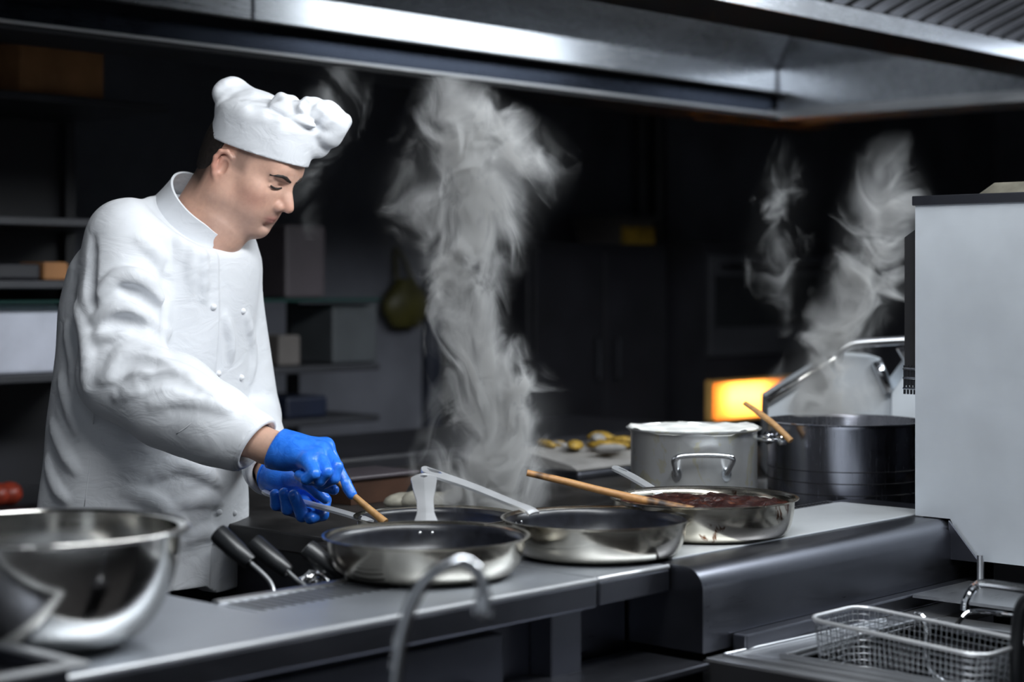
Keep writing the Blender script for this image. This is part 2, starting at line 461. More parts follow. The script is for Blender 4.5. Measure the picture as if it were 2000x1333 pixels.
# ------------------------------------------------------------------ distance fields -> meshes (surface nets)
class Field:
    def __init__(self, lo, hi, h):
        self.lo = np.array(lo, dtype=np.float32); self.h = h
        self.n = tuple(int(math.ceil((b - a) / h)) + 1 for a, b in zip(lo, hi))
        self.f = np.full(self.n, 1.0, dtype=np.float32)
        self.ax = [self.lo[i] + h * np.arange(self.n[i], dtype=np.float32) for i in range(3)]
    def sub(self, lo, hi):
        s = []
        for i in range(3):
            a = int(np.clip(math.floor((lo[i] - self.lo[i]) / self.h), 0, self.n[i]))
            b = int(np.clip(math.ceil((hi[i] - self.lo[i]) / self.h) + 1, 0, self.n[i]))
            s.append(slice(a, b))
        return tuple(s)
    def pts(self, s):
        return (self.ax[0][s[0]][:, None, None], self.ax[1][s[1]][None, :, None], self.ax[2][s[2]][None, None, :])
    def comb(self, s, d, k, mode='u'):
        a = self.f[s]
        if a.size == 0: return
        if mode == 'u':
            if k <= 0: self.f[s] = np.minimum(a, d); return
            h = np.clip(0.5 + 0.5 * (a - d) / k, 0, 1)
            self.f[s] = a * (1 - h) + d * h - k * h * (1 - h)
        else:                                   # subtract
            d = -d
            if k <= 0: self.f[s] = np.maximum(a, d); return
            h = np.clip(0.5 - 0.5 * (a - d) / k, 0, 1)
            self.f[s] = a * (1 - h) + d * h + k * h * (1 - h)
    def cone(self, a, b, ra, rb, k=0.0, mode='u'):
        a = np.array(a, dtype=np.float32); b = np.array(b, dtype=np.float32)
        m = max(ra, rb) + k + 3 * self.h + 0.03
        s = self.sub(np.minimum(a, b) - m, np.maximum(a, b) + m)
        x, y, z = self.pts(s)
        ba = b - a; L = max(float(ba @ ba), 1e-9)
        t = np.clip(((x - a[0]) * ba[0] + (y - a[1]) * ba[1] + (z - a[2]) * ba[2]) / L, 0, 1)
        d = np.sqrt((x - a[0] - t * ba[0]) ** 2 + (y - a[1] - t * ba[1]) ** 2 + (z - a[2] - t * ba[2]) ** 2) - (ra + (rb - ra) * t)
        self.comb(s, d, k, mode)
    def chain(self, P, R, k=0.0, mode='u'):
        for i in range(len(P) - 1): self.cone(P[i], P[i + 1], R[i], R[i + 1], k, mode)
    def ell(self, c, rad, axes=None, k=0.0, mode='u'):
        c = np.array(c, dtype=np.float32); rad = np.array(rad, dtype=np.float32)
        A = np.eye(3) if axes is None else np.array(axes)        # rows: unit axes
        m = max(rad) + k + 3 * self.h + 0.03
        s = self.sub(c - m, c + m)
        x, y, z = self.pts(s); x, y, z = x - c[0], y - c[1], z - c[2]
        q = [(x * A[i][0] + y * A[i][1] + z * A[i][2]) for i in range(3)]
        k0 = np.sqrt((q[0] / rad[0]) ** 2 + (q[1] / rad[1]) ** 2 + (q[2] / rad[2]) ** 2) + 1e-6
        k1 = np.sqrt((q[0] / rad[0] ** 2) ** 2 + (q[1] / rad[1] ** 2) ** 2 + (q[2] / rad[2] ** 2) ** 2) + 1e-6
        self.comb(s, k0 * (k0 - 1) / k1, k, mode)
    def cut(self, p, n):                        # keep the side the normal points away from
        x, y, z = self.pts((slice(None),) * 3)
        self.f = np.maximum(self.f, (x - p[0]) * n[0] + (y - p[1]) * n[1] + (z - p[2]) * n[2])
    def val(self, p):
        i = [int(round((p[k] - self.lo[k]) / self.h)) for k in range(3)]
        if any(i[k] < 0 or i[k] >= self.n[k] for k in range(3)): return 1.0
        return float(self.f[tuple(i)])
    def hit(self, px, py, d0=2.6, d1=3.7):      # depth at which the sight line through a pixel enters the surface
        d = d0
        while d < d1:
            if self.val(fr(px, py, d)) < 0: return d
            d += 0.002
        return None
    def mesh(self):
        f = self.f; S = f < 0
        c = [S[a:S.shape[0] - 1 + a, b:S.shape[1] - 1 + b, e:S.shape[2] - 1 + e] for a in (0, 1) for b in (0, 1) for e in (0, 1)]
        anyv = c[0].copy(); allv = c[0].copy()
        for q in c[1:]: anyv |= q; allv &= q
        act = anyv & ~allv
        I = np.argwhere(act)
        idx = np.full(act.shape, -1, dtype=np.int64); idx[act] = np.arange(len(I))
        acc = np.zeros((len(I), 3)); cnt = np.zeros(len(I))
        offs = [(a, b, e) for a in (0, 1) for b in (0, 1) for e in (0, 1)]
        vals = {o: f[I[:, 0] + o[0], I[:, 1] + o[1], I[:, 2] + o[2]].astype(float) for o in offs}
        for o in offs:
            for ax in range(3):
                if o[ax]: continue
                o2 = list(o); o2[ax] = 1; o2 = tuple(o2)
                va, vb = vals[o], vals[o2]
                m = (va < 0) != (vb < 0)
                t = np.where(m, va / np.where(m, va - vb, 1), 0)
                p = np.tile(np.array(o, dtype=float), (len(I), 1)); p[:, ax] += t
                acc[m] += p[m]; cnt[m] += 1
        V = (I + acc / cnt[:, None]) * self.h + self.lo
        Q = []
        for ax in range(3):
            u, w = (ax + 1) % 3, (ax + 2) % 3
            sl0 = [slice(None)] * 3; sl1 = [slice(None)] * 3
            sl0[ax] = slice(0, -1); sl1[ax] = slice(1, None)
            ch = S[tuple(sl0)] != S[tuple(sl1)]
            E = np.argwhere(ch)
            ok = (E[:, u] > 0) & (E[:, w] > 0) & (E[:, u] < f.shape[u] - 1) & (E[:, w] < f.shape[w] - 1)
            E = E[ok]
            ins = S[E[:, 0], E[:, 1], E[:, 2]]
            def cell(du, dw):
                G = E.copy(); G[:, u] -= du; G[:, w] -= dw
                return idx[G[:, 0], G[:, 1], G[:, 2]]
            q = np.stack([cell(1, 1), cell(0, 1), cell(0, 0), cell(1, 0)], 1)
            q[~ins] = q[~ins][:, ::-1]
            Q.append(q)
        Q = np.concatenate(Q)
        Q = Q[(Q >= 0).all(1)]
        return V, Q
def room(v):                                    # (right, depth, height) -> room coordinates
    v = np.asarray(v)
    return np.stack([SA * v[:, 0] + CA * v[:, 1], -CA * v[:, 0] + SA * v[:, 1], v[:, 2]], 1)

# ------------------------------------------------------------------ the room
tag(mk('floor', box(-3, 10, -2, 8, -0.05, 0), 'floor_tile'), kind='structure')
tag(mk('wall_back', box(-3, 10, 4.75, 4.9, 0, 3.2), 'wall_paint'), kind='structure')
tag(mk('wall_right', box(9.0, 9.15, -2, 4.75, 0, 3.2), 'wall_paint'), kind='structure')
tag(mk('wall_left', box(-3.15, -3, -2, 4.9, 0, 3.2), 'wall_tile_white'), kind='structure')
tag(mk('wall_front', box(-3, 10, -2.15, -2, 0, 3.2), 'wall_tile_white'), kind='structure')
tag(mk('ceiling', box(-3, 10, -2, 8, 3.2, 3.3), 'ceiling_paint'), kind='structure')

# ------------------------------------------------------------------ extraction hood
HX0, HX1 = -0.9, 5.07
hood = empty('extraction_hood', (2.1, 2.2, 1.85), 'large stainless steel extraction hood hanging above the range', 'extractor hood')
mk('rim', box(HX0, HX1 + .2, 3.335, 3.53, 1.838, 1.850, 0.002), 'cabinet_grey', hood)
mk('rim_lip', box(HX0, HX1, 3.328, 3.334, 1.849, 1.858, .0015), 'satin_steel', hood)
mk('gutter', box(HX0, HX1, 3.372, 3.38, 1.850, 1.915), 'hood_gutter', hood)
mk('gutter_lip', prism([(3.30, 1.918), (3.37, 1.909), (3.37, 1.914), (3.30, 1.923)], 'x', HX0, HX1), 'black_metal', hood)
mk('outer_panel', box(HX0, HX1 + .2, 3.53, 3.536, 1.838, 2.6), 'dark_steel', hood)
# inner far wall in three sheets with seams
zt = 2.005
for a, b in ((HX0, 2.708), (2.712, 4.893)):
    w = mk('wall_panel', prism([(3.36, 1.913), (3.36, zt), (2.55, 2.36), (2.55, 2.365), (3.366, zt + .004), (3.366, 1.913)], 'x', a, b), 'hood_steel', hood)
mk('seam', prism([(3.357, 1.913), (3.357, zt), (2.55, 2.358), (2.56, 2.36), (3.362, zt), (3.362, 1.913)], 'x', 2.706, 2.713), 'dark_steel', hood)
# right end of the hood
def quad(pts, t=0.004):
    P = [Vector(p) for p in pts]
    n = (P[1] - P[0]).cross(P[2] - P[0]).normalized() * t
    V = [tuple(p) for p in P] + [tuple(p + n) for p in P]
    k = len(P)
    return V, [tuple(range(k)), tuple(range(2 * k - 1, k - 1, -1))] + [(i, i + k, (i + 1) % k + k, (i + 1) % k) for i in range(k)]
mk('end_panel', join(quad([(4.893, 3.36, 1.87), (4.893, 3.36, zt), (4.893, 0.5, zt), (4.893, 0.5, 1.87)]),
                     quad([(4.893, 3.36, zt), (4.08, 2.55, 2.36), (4.08, 0.5, 2.36), (4.893, 0.5, zt)])), 'hood_steel', hood)
mk('end_rim', box(4.86, 5.07, 0.5, 3.40, 1.838, 1.872, 0.003), 'satin_steel', hood)
mk('corner_seam', tube([(4.889, 3.356, 1.92), (4.889, 3.356, zt), (4.4, 2.87, 2.217)], 0.004, 6), 'dark_steel', hood)
mk('roof_panel', box(HX0, HX1 + .2, 0.4, 3.53, 2.6, 2.61), 'dark_steel', hood)
pl = mk('plenum_trough', prism([(2.3, 1.912), (2.5, 1.912), (2.55, 2.55), (2.40, 2.55)], 'x', HX0, 4.9), 'matte_black', hood)
mk('trough_front', box(HX0, 4.9, 2.293, 2.2995, 1.912, 1.956, 0.001), 'hood_steel', hood)
mk('filter_back', prism([(2.30, 2.02), (0.9, 2.02 + 1.4 * .382), (0.9, 2.03 + 1.4 * .382), (2.30, 2.03)], 'x', HX0, 4.9), 'matte_black', hood)
sx = 2.55
sl = None
while sx < 4.86:
    wd = 0.047
    g = prism([(2.29, 1.957), (0.95, 1.957 + 1.34 * .382), (0.95, 1.961 + 1.34 * .382), (2.29, 1.961)], 'x', sx, sx + wd)
    if sl is None:
        sl = mk('filter_slat', g, 'louver_steel', hood); sx_first = sx
    else:
        o = sl.copy(); SC.collection.objects.link(o); o.location = (sx - sx_first, 0, 0)
    sx += 0.084
e = empty('fill_lamp', LAMP_FILL[0], 'square white fill lamp added behind the camera', 'lamp')  # fixture made up around the added fill light
mk('housing', box(LAMP_FILL[0][0] - .75, LAMP_FILL[0][0] + .75, LAMP_FILL[0][1] - .75, LAMP_FILL[0][1] + .75, 3.13, 3.199, .01), 'lamp_housing', e)
mk('diffuser', box(LAMP_FILL[0][0] - .7, LAMP_FILL[0][0] + .7, LAMP_FILL[0][1] - .7, LAMP_FILL[0][1] + .7, 3.105, 3.13, .005), 'lamp_diffuser', e)
# lamps under the hood (out of the frame, they light the range)
for (loc, tgt), L, nm in ((LAMP_A, 1.7, 'left'), (LAMP_B, 1.2, 'right')):
    dirv = (Vector(tgt) - Vector(loc)).normalized()
    q = dirv.to_track_quat('-Z', 'Y').to_matrix().to_4x4()
    M = Matrix.Translation(Vector(loc) - dirv * 0.03) @ q
    e = empty('hood_lamp', Vector(loc), 'long white hood lamp above the %s half of the range' % nm, 'lamp')
    mk('housing', xf(box(-L / 2 - .03, L / 2 + .03, -.2, .2, 0.01, 0.06, 0.01), M), 'lamp_housing', e)
    mk('diffuser', xf(box(-L / 2, L / 2, -.17, .17, -0.005, 0.009, 0.003), M), 'lamp_diffuser', e)

e = empty('hood_lamp', (4.15, 2.6, 2.1), 'long white lamp on the far side of the filter trough', 'lamp')
mk('housing', box(3.50, 4.80, 2.53, 2.56, 2.03, 2.25, 0.004), 'lamp_housing', e)
mk('diffuser', box(3.54, 4.76, 2.56, 2.575, 2.05, 2.23, 0.004), 'tube_light', e)

# ------------------------------------------------------------------ front counter (left), with the pasta cooker strip
YF = 1.577
ct = empty('pasta_cooker_counter', (1.2, 1.8, 0), 'low steel counter with drain grille in front of the cook', 'counter')
mk('worktop', join(box(-0.2, 1.868, YF + .001, 1.722, 0.880, 0.90, 0.002), box(-0.2, 1.40, 1.722, 2.0, 0.862, 0.898, 0.002)), 'worktop_steel', ct)
mk('fascia', box(-0.2, 1.868, YF, 1.60, 0.860, 0.8945, 0.003), 'dark_steel', ct)
mk('edge_highlight', tube([(-.2, YF + .003, .8975), (1.868, YF + .003, .8975)], .0036, 10), 'satin_steel', ct, smooth=True)  # brighter strip added to imitate the highlight along the worktop edge
mk('drain_plate', box(1.40, 1.868, 1.722, 1.806, 0.85, 0.8985), 'worktop_steel', ct)
mk('back_rail', box(1.40, 1.95, 1.806, 1.82, 0.86, 0.902, 0.003), 'brushed_steel', ct)
bar = None
k = 0
for i in range(28):
    x = 1.41 + i * 0.016
    g = box(x, x + 0.0075, 1.730, 1.800, 0.8975, 0.8990)
    if bar is None: bar = mk('drain_slot', g, 'matte_black', ct)
    else:
        o = bar.copy(); SC.collection.objects.link(o); o.location = (i * 0.016, 0, 0)
mk('body', box(-0.2, 1.86, 1.64, 1.80, 0.10, 0.862), 'dark_steel', ct)
for a, b in ((0.62, 1.17), (1.19, 1.73)):
    d = mk('door', box(a, b, 1.622, 1.64, 0.14, 0.84, 0.003), 'dark_steel', ct)
    mk('handle', tube([(b - .06, 1.618, 0.70), (b - .06, 1.600, 0.705), (b - .06, 1.600, 0.775), (b - .06, 1.618, 0.78)], 0.005, 8), 'dark_steel', d)
mk('post', box(1.80, 1.862, 1.60, 1.64, 0.10, 0.862, 0.002), 'dark_steel', ct)
mk('ledge', join(box(0.6, 2.02, 1.50, 1.64, 0.762, 0.772, 0.002)), 'dark_steel', ct)
mk('filler_top', box(1.872, 2.028, YF + .001, 1.82, 0.880, 0.90, 0.002), 'worktop_steel', ct)
mk('filler_fascia', join(box(1.872, 2.028, YF, 1.60, 0.862, 0.8945, 0.003), box(1.872, 2.028, 1.66, 1.80, 0.1, 0.862)), 'dark_steel', ct)
mk('edge_highlight', tube([(1.872, YF + .003, .8975), (2.028, YF + .003, .8975)], .0036, 10), 'satin_steel', ct, smooth=True)  # highlight strip continued along the filler

# hob behind, on which the cook works
hb = empty('hob', (2.9, 2.4, 0), 'black flat-top hob between the cook and the pots', 'hob')
HZ = 0.875
mk('cooking_surface', join(box(1.93, 3.9, 1.823, 2.25, 0.84, HZ, 0.004), box(1.99, 3.9, 2.25, 3.05, 0.84, HZ, 0.004)), 'hob_black', hb)
mk('body', join(box(2.03, 3.88, 1.85, 3.0, 0.05, 0.84)), 'cabinet_dark', hb)
for cx, cy in ((2.14, 2.07), (2.75, 2.10), (3.02, 1.97), (2.5, 2.65), (3.1, 2.65)):
    mk('ring_mark', lathe([(0.105, 0.0), (0.105, 0.0015), (0.11, 0.0015), (0.11, 0)], (cx, cy, HZ), 48), 'dark_steel', hb)

# right-hand counter with the rounded front
rc = empty('rounded_counter', (2.6, 1.6, 0), 'dark steel counter with rounded front edge behind the fryer', 'counter')
prof = [(1.82, 0.90)]
R = 0.032
for k in range(9):
    a = math.pi / 2 * k / 8
    prof.append((1.522 + R - R * math.sin(a), 0.90 - R + R * math.cos(a)))
prof += [(1.522, 0.78), (1.82, 0.78)]
mk('body', prism(prof, 'x', 2.033, 2.90), 'dark_steel', rc, smooth=True, sharp=35)
mk('top_plate', box(2.07, 2.815, 1.605, 1.795, 0.8995, 0.9025, 0.001), 'plate_steel', rc)
mk('vent_strip', box(2.07, 2.815, 1.798, 1.822, 0.8995, 0.902), 'brushed_steel', rc)
sl = None
for i in range(60):
    g = box(2.10, 2.106, 1.803, 1.816, 0.9015, 0.9028)
    if sl is None: sl = mk('vent_slot', g, 'black_metal', rc)
    else:
        o = sl.copy(); SC.collection.objects.link(o); o.location = (i * 0.0118, 0, 0)

# ------------------------------------------------------------------ fryer in the right foreground
fy = empty('deep_fryer', (2.6, 1.2, 0), 'steel deep fryer with open oil well in the right foreground', 'fryer')
DZ = 0.775
mk('deck', join(box(2.033, 2.10, 0.80, 1.518, 0.755, DZ, 0.002), box(2.10, 3.3, 1.43, 1.518, 0.755, DZ, 0.002),
                box(2.10, 3.3, 0.80, 0.90, 0.755, DZ, 0.002), box(2.46, 2.55, 0.90, 1.43, 0.755, DZ, 0.002), box(2.95, 3.3, 0.90, 1.43, .755, DZ, .002)), 'brushed_steel', fy)
mk('upstand', box(2.10, 3.3, 1.495, 1.52, DZ, 0.80, 0.003), 'dark_steel', fy)
mk('well', join(box(2.09, 2.10, 0.90, 1.43, 0.50, 0.77), box(2.46, 2.47, 0.90, 1.43, 0.5, 0.77), box(2.10, 2.46, 1.43, 1.44, 0.5, 0.77),
                box(2.10, 2.46, 0.89, 0.90, 0.5, 0.77), box(2.09, 2.47, 0.89, 1.44, 0.49, 0.50)), 'black_metal', fy)
mk('well_rim', join(box(2.096, 2.104, 0.895, 1.437, DZ, DZ + .008, .002), box(2.456, 2.464, 0.895, 1.437, DZ, DZ + .008, .002), box(2.104, 2.456, 1.429, 1.437, DZ, DZ + .008, .002)), 'brushed_steel', fy)
mk('deck_ridge', tube([(2.055, 0.82, DZ + .002), (2.055, 1.50, DZ + .002), (2.44, 1.475, DZ + .003)], 0.004, 8), 'brushed_steel', fy)
mk('side_panel', box(2.028, 2.033, 0.80, 1.518, 0.1, 0.772), 'matte_black', fy)
mk('body', join(box(2.033, 3.3, 0.82, 1.515, 0.08, 0.48), box(2.05, 2.08, .82, 1.5, .48, .755)), 'cabinet_dark', fy)
mk('heating_element', tube(spline([(2.40, 1.40, 0.80), (2.40, 1.38, 0.79), (2.40, 1.34, 0.70), (2.40, 1.0, 0.68), (2.35, 0.95, .68), (2.3, 1.0, .68), (2.3, 1.36, .68)], 6), 0.006, 8), 'wire_steel', fy)
mk('support_tube', tube([tuple(atY(1915, 1085, 1.46)), tuple(atY(1915, 1150, 1.46))], 0.006, 10), 'brushed_steel', fy)

lid = empty('cover_plate', (2.64, 1.3, 0.80), 'flat steel lid with chrome loop handle on second fryer well', 'cover')
mk('plate', prism([(2.55, 0.797), (2.735, 0.797), (2.735, 0.802), (2.55, 0.802)], 'y', 0.92, 1.49), 'brushed_steel', lid)
def px_tube(pts, r, n=6, seg=10):
    return tube(spline([tuple(at(*p)) for p in pts], n), r, seg)
mk('handle', px_tube([(1884, 1193, 2.62), (1888, 1172, 2.62), (1905, 1146, 2.62), (1930, 1141, 2.6), (2005, 1152, 2.52), (2060, 1160, 2.46)], 0.0065), 'chrome', lid)
mk('handle_bracket', px_tube([(1866, 1226, 2.58), (1880, 1206, 2.58), (1900, 1195, 2.58), (1960, 1200, 2.54), (2040, 1212, 2.46)], 0.0035), 'chrome', lid)

# wire basket
bk = empty('fryer_basket', (2.17, 1.25, 0.72), 'rectangular wire fryer basket with dark handle over the well', 'basket')
bx0, bx1, by0, by1, bzt, bzb = 2.108, 2.243, 1.13, 1.40, 0.835, 0.735
tilt = 0.06
def bz(y, z): return z - (by1 - y) * tilt
def rrect(z, ins=0.0, rad=0.028, n=5):
    P = []
    x0, x1, y0, y1 = bx0 + ins, bx1 - ins, by0 + ins, by1 - ins
    for cx, cy, a0 in ((x1 - rad, y1 - rad, 0), (x0 + rad, y1 - rad, 90), (x0 + rad, y0 + rad, 180), (x1 - rad, y0 + rad, 270)):
        for k in range(n + 1):
            a = math.radians(a0 + 90 * k / n)
            x, y = cx + rad * math.cos(a), cy + rad * math.sin(a)
            P.append((x, y, bz(y, z)))
    return P
def loop(P): return P + [P[0], P[1]]
mk('rim', tube(loop(rrect(bzt)), 0.0032, 8, cap=False), 'satin_steel', bk, smooth=True)
wires = []
for k in range(1, 12):
    z = bzt - (bzt - bzb) * k / 11
    wires.append(tube(loop(rrect(z, 0.010 * k / 11)), 0.0008, 4, cap=False))
def resample(P, step):
    P = [np.array(p) for p in P] + [np.array(P[0])]
    out = []; carry = 0
    for a, b in zip(P[:-1], P[1:]):
        L = np.linalg.norm(b - a); t = carry
        while t < L: out.append(a + (b - a) * t / L); t += step
        carry = t - L
    return out
top = resample(rrect(bzt), 0.0085)
cxm, cym = (bx0 + bx1) / 2, (by0 + by1) / 2
for p in top:
    q = np.array((cxm + (p[0] - cxm) * (1 - 0.01 / ((bx1 - bx0) / 2)), cym + (p[1] - cym) * (1 - 0.01 / ((by1 - by0) / 2)), p[2] - (bzt - bzb)))
    wires.append(tube([p, q], 0.0008, 4, cap=False))
y = by0 + 0.014
while y < by1 - 0.012:
    wires.append(tube([(bx0 + .011, y, bz(y, bzb)), (bx1 - .011, y, bz(y, bzb))], 0.0008, 4, cap=False)); y += 0.0085
x = bx0 + 0.014
while x < bx1 - 0.012:
    wires.append(tube([(x, by0 + .011, bz(by0, bzb)), (x, by1 - .011, bz(by1, bzb))], 0.0008, 4, cap=False)); x += 0.0085
tag(mk('wire_mesh', join(*wires), 'wire_steel', bk, smooth=True), kind='stuff')
mk('bottom_frame', tube(loop(rrect(bzb - .002, 0.011)), 0.002, 6, cap=False), 'chrome', bk)
hx = 2.19
mk('handle', join(tube(spline([(hx, by0 - .006, bz(by0, bzt) - .10), (hx, by0 - .006, bz(by0, bzt)), (hx, by0 - .012, 0.872), (hx, by0 - .03, 0.889), (hx, by0 - .07, 0.895), (hx, by0 - .2, 0.90)], 6), 0.009, 12)), 'black_plastic', bk, smooth=True)

# ------------------------------------------------------------------ tall unit on the right
tu = empty('tall_appliance', (3.05, 1.25, 0), 'tall appliance with brushed steel side panel at the right edge', 'appliance')
pp = [(1.596, 1.437), (1.596, 0.902), (1.529, 0.902), (1.493, 0.836), (0.85, 0.836), (0.85, 1.437)]
mk('side_panel', prism(pp, 'x', 2.74, 2.746), 'panel_steel', tu)
mk('housing', box(2.748, 3.45, 0.86, 1.585, 0.90, 1.437), 'dark_steel', tu)
mk('top_cap', box(2.735, 3.45, 0.85, 1.60, 1.437, 1.4535, 0.0015), 'dark_steel', tu)
mk('corner_bracket', prism([(1.527, 0.90), (1.522, 0.835), (1.47, 0.835)], 'x', 2.730, 2.735), 'dark_steel', tu)
rear = mk('rear_box', prism([(1.597, 1.40), (1.624, 1.383), (1.624, 1.125), (1.597, 1.125)], 'x', 2.752, 2.95), 'matte_black', tu)
for i, z in enumerate((1.152, 1.136, 1.118)):
    mk('vent_tab', box(2.750, 2.90, 1.599, 1.627, z, z + .004, .001), 'chrome', rear)
for i in range(4):
    mk('vent_tab', box(2.7505, 2.754, 1.603 + i * .0065, 1.606 + i * .0065, 1.11, 1.16), 'black_plastic', rear)
mk('shelf_leg', box(2.80, 3.4, 0.9, 1.48, 0.30, 0.83), 'matte_black', tu)
tr = empty('steel_tray', (3.1, 1.4, 1.4535), 'grimy upturned steel tray on top of the tall appliance', 'tray')
def frustum(x0, x1, y0, y1, z0, z1, ins):
    V = [(x0, y0, z0), (x1, y0, z0), (x1, y1, z0), (x0, y1, z0), (x0 + ins, y0 + ins, z1), (x1 - ins, y0 + ins, z1), (x1 - ins, y1 - ins, z1), (x0 + ins, y1 - ins, z1)]
    return V, [(3, 2, 1, 0), (4, 5, 6, 7), (0, 1, 5, 4), (1, 2, 6, 5), (2, 3, 7, 6), (3, 0, 4, 7)]
mk('body', frustum(2.85, 3.25, 0.95, 1.535, 1.459, 1.479, 0.02), 'grime_steel', tr)
mk('foot', box(2.86, 3.2, 1.0, 1.54, 1.4538, 1.459), 'black_metal', tr)

# ------------------------------------------------------------------ pans
def pan_profile(Rr, h, rb):
    o = [(0, 0.0), (rb, 0.0), (rb + .006, .002)]
    for k in range(1, 8):
        t = k / 7; a = t * math.pi / 2
        o.append((rb + .006 + (Rr - .004 - rb - .006) * math.sin(a) ** 0.9, 0.002 + (h - .004) * (1 - math.cos(a)) ** 1.0))
    o += [(Rr - .001, h - .001), (Rr + .003, h + .0005), (Rr + .0032, h + .002), (Rr, h + .002), (Rr - .004, h - .002)]
    i = []
    for k in range(7, -1, -1):
        t = k / 7; a = t * math.pi / 2
        i.append((rb + .003 + (Rr - .0075 - rb - .003) * math.sin(a) ** 0.9, 0.006 + (h - .009) * (1 - math.cos(a))))
    i.append((0, .006))
    return o, i
def pan(label, px, pz, d, Rr, h, rb, base_z, hpts, hw, hole, steel_m='pan_steel', inner='nonstick', group='frying pans', hthick=0.004):
    c = at(px, HY + (ZC - base_z) / d * F, d)
    e = empty('frying_pan', c, label, 'frying pan', group)
    o, i = pan_profile(Rr, h, rb)
    mk('body', lathe(o, c, 96), steel_m, e, smooth=True, sharp=50)
    mk('inside', lathe([(Rr - .004, h - .002)] + i, c, 96), inner, e, smooth=True)
    P = [tuple(at(*p)) for p in hpts]
    hd = mk('handle', handle(P, hw, hthick, hole), 'satin_steel', e, smooth=True, sharp=40)
    v = Vector(P[0]) - c; v.z = 0; v.normalize()
    s = Vector((-v.y, v.x, 0))
    for sg in (-1, 1):
        mk('rivet', sphere(c + v * (Rr - .006) + s * (sg * .009) + Vector((0, 0, h * .72)), 0.004, 10), 'brushed_steel', hd, smooth=True)
    return e, c
pan1, c1 = pan('black nonstick frying pan nearest the tap, handle pointing straight back', 833, 0, 2.468, 0.140, 0.054, 0.100, 0.9005,
    [(832, 1030, 2.605), (832, 1016, 2.62), (831, 990, 2.65), (829, 960, 2.69), (828, 934, 2.74), (827, 926, 2.755)], [.022, .019, .0125, .0125, .017, .020, .019], (0.84, 0.95, .006))
pan2, c2 = pan('black nonstick frying pan in the middle of the row, handle pointing left', 1164, 0, 2.652, 0.138, 0.054, 0.102, 0.9005,
    [(1046, 1000, 2.70), (1034, 991, 2.705), (1000, 978, 2.715), (930, 949, 2.74), (870, 927, 2.765), (828, 912, 2.785)], [.016, .015, .0125, .0135, .015, .018, .016], (0.84, 0.955, .008))
pan3, c3 = pan('stained steel pan full of dark stew, in front of the two pots', 1374, 0, 2.862, 0.148, 0.058, 0.118, 0.9025,
    [(1296, 968, 2.985), (1285, 958, 2.995), (1262, 944, 3.03), (1232, 926, 3.08), (1203, 911, 3.13)], [.014, .012, .0115, .013, .014], (0.82, 0.94, .005), 'stained_pan_steel', 'stained_pan_steel')
pan4, c4 = pan('steel saute pan held by the cook behind the nearest frying pan', 852, 0, 2.93, 0.132, 0.046, 0.10, HZ + .001,
    [(722, 1016, 2.945), (710, 1010, 2.95), (680, 1001, 2.955), (640, 990, 2.965), (590, 977, 2.985), (515, 958, 3.02)], [.016, .013, .0115, .0115, .0125, .013], (0.86, 0.96, .005), 'pan_steel', 'nonstick')

# stew in the third pan
rng = random.Random(4)
V, Fs = [], []
NR, NA = 26, 90
for i in range(NR + 1):
    for j in range(NA):
        r = 0.1425 * i / NR; a = 2 * math.pi * j / NA
        x, y = r * math.cos(a), r * math.sin(a)
        hgt = 0.047 + 0.006 * (1 - (r / .1425) ** 2) + 0.0035 * math.sin(91 * x + 3 * math.sin(60 * y)) * math.sin(83 * y + 2) + 0.003 * (rng.random() - .5) - (0.003 if i == NR else 0)
        V.append((c3.x + x, c3.y + y, c3.z + hgt))
for i in range(NR):
    for j in range(NA):
        k = (j + 1) % NA
        Fs.append((i * NA + j, (i + 1) * NA + j, (i + 1) * NA + k, i * NA + k))
st = mk('stew', (V, Fs), 'stew', smooth=True)
tag(st, 'dark red-brown meat stew filling the stained steel pan', 'stew', kind='stuff')

# wooden spoons
def spoon(name, label, pts, rad, mat, flat=0.75):
    o = mk(name, tube(spline([tuple(at(*p)) for p in pts], 6), np.interp(np.linspace(0, 1, 6 * (len(pts) - 1) + 1), np.linspace(0, 1, len(rad)), rad), 12, flat), mat, smooth=True, sharp=60)
    return tag(o, label, 'spoon', 'wooden spoons')
spoon('wooden_spoon', 'scorched wooden spoon lying across the stew pan', [(1029, 924, 2.80), (1100, 940, 2.80), (1180, 960, 2.80), (1260, 978, 2.80), (1345, 996, 2.79), (1395, 1006, 2.79)], [.0068, .0075, .0075, .008, .0085, .0095, .012], 'wood_burnt')
spoon('wooden_spoon', 'pale wooden spoon leaning in the large dark pot', [(1455, 788, 3.44), (1480, 805, 3.42), (1512, 830, 3.40), (1545, 862, 3.38)], [.006, .007, .0075, .008], 'wood')

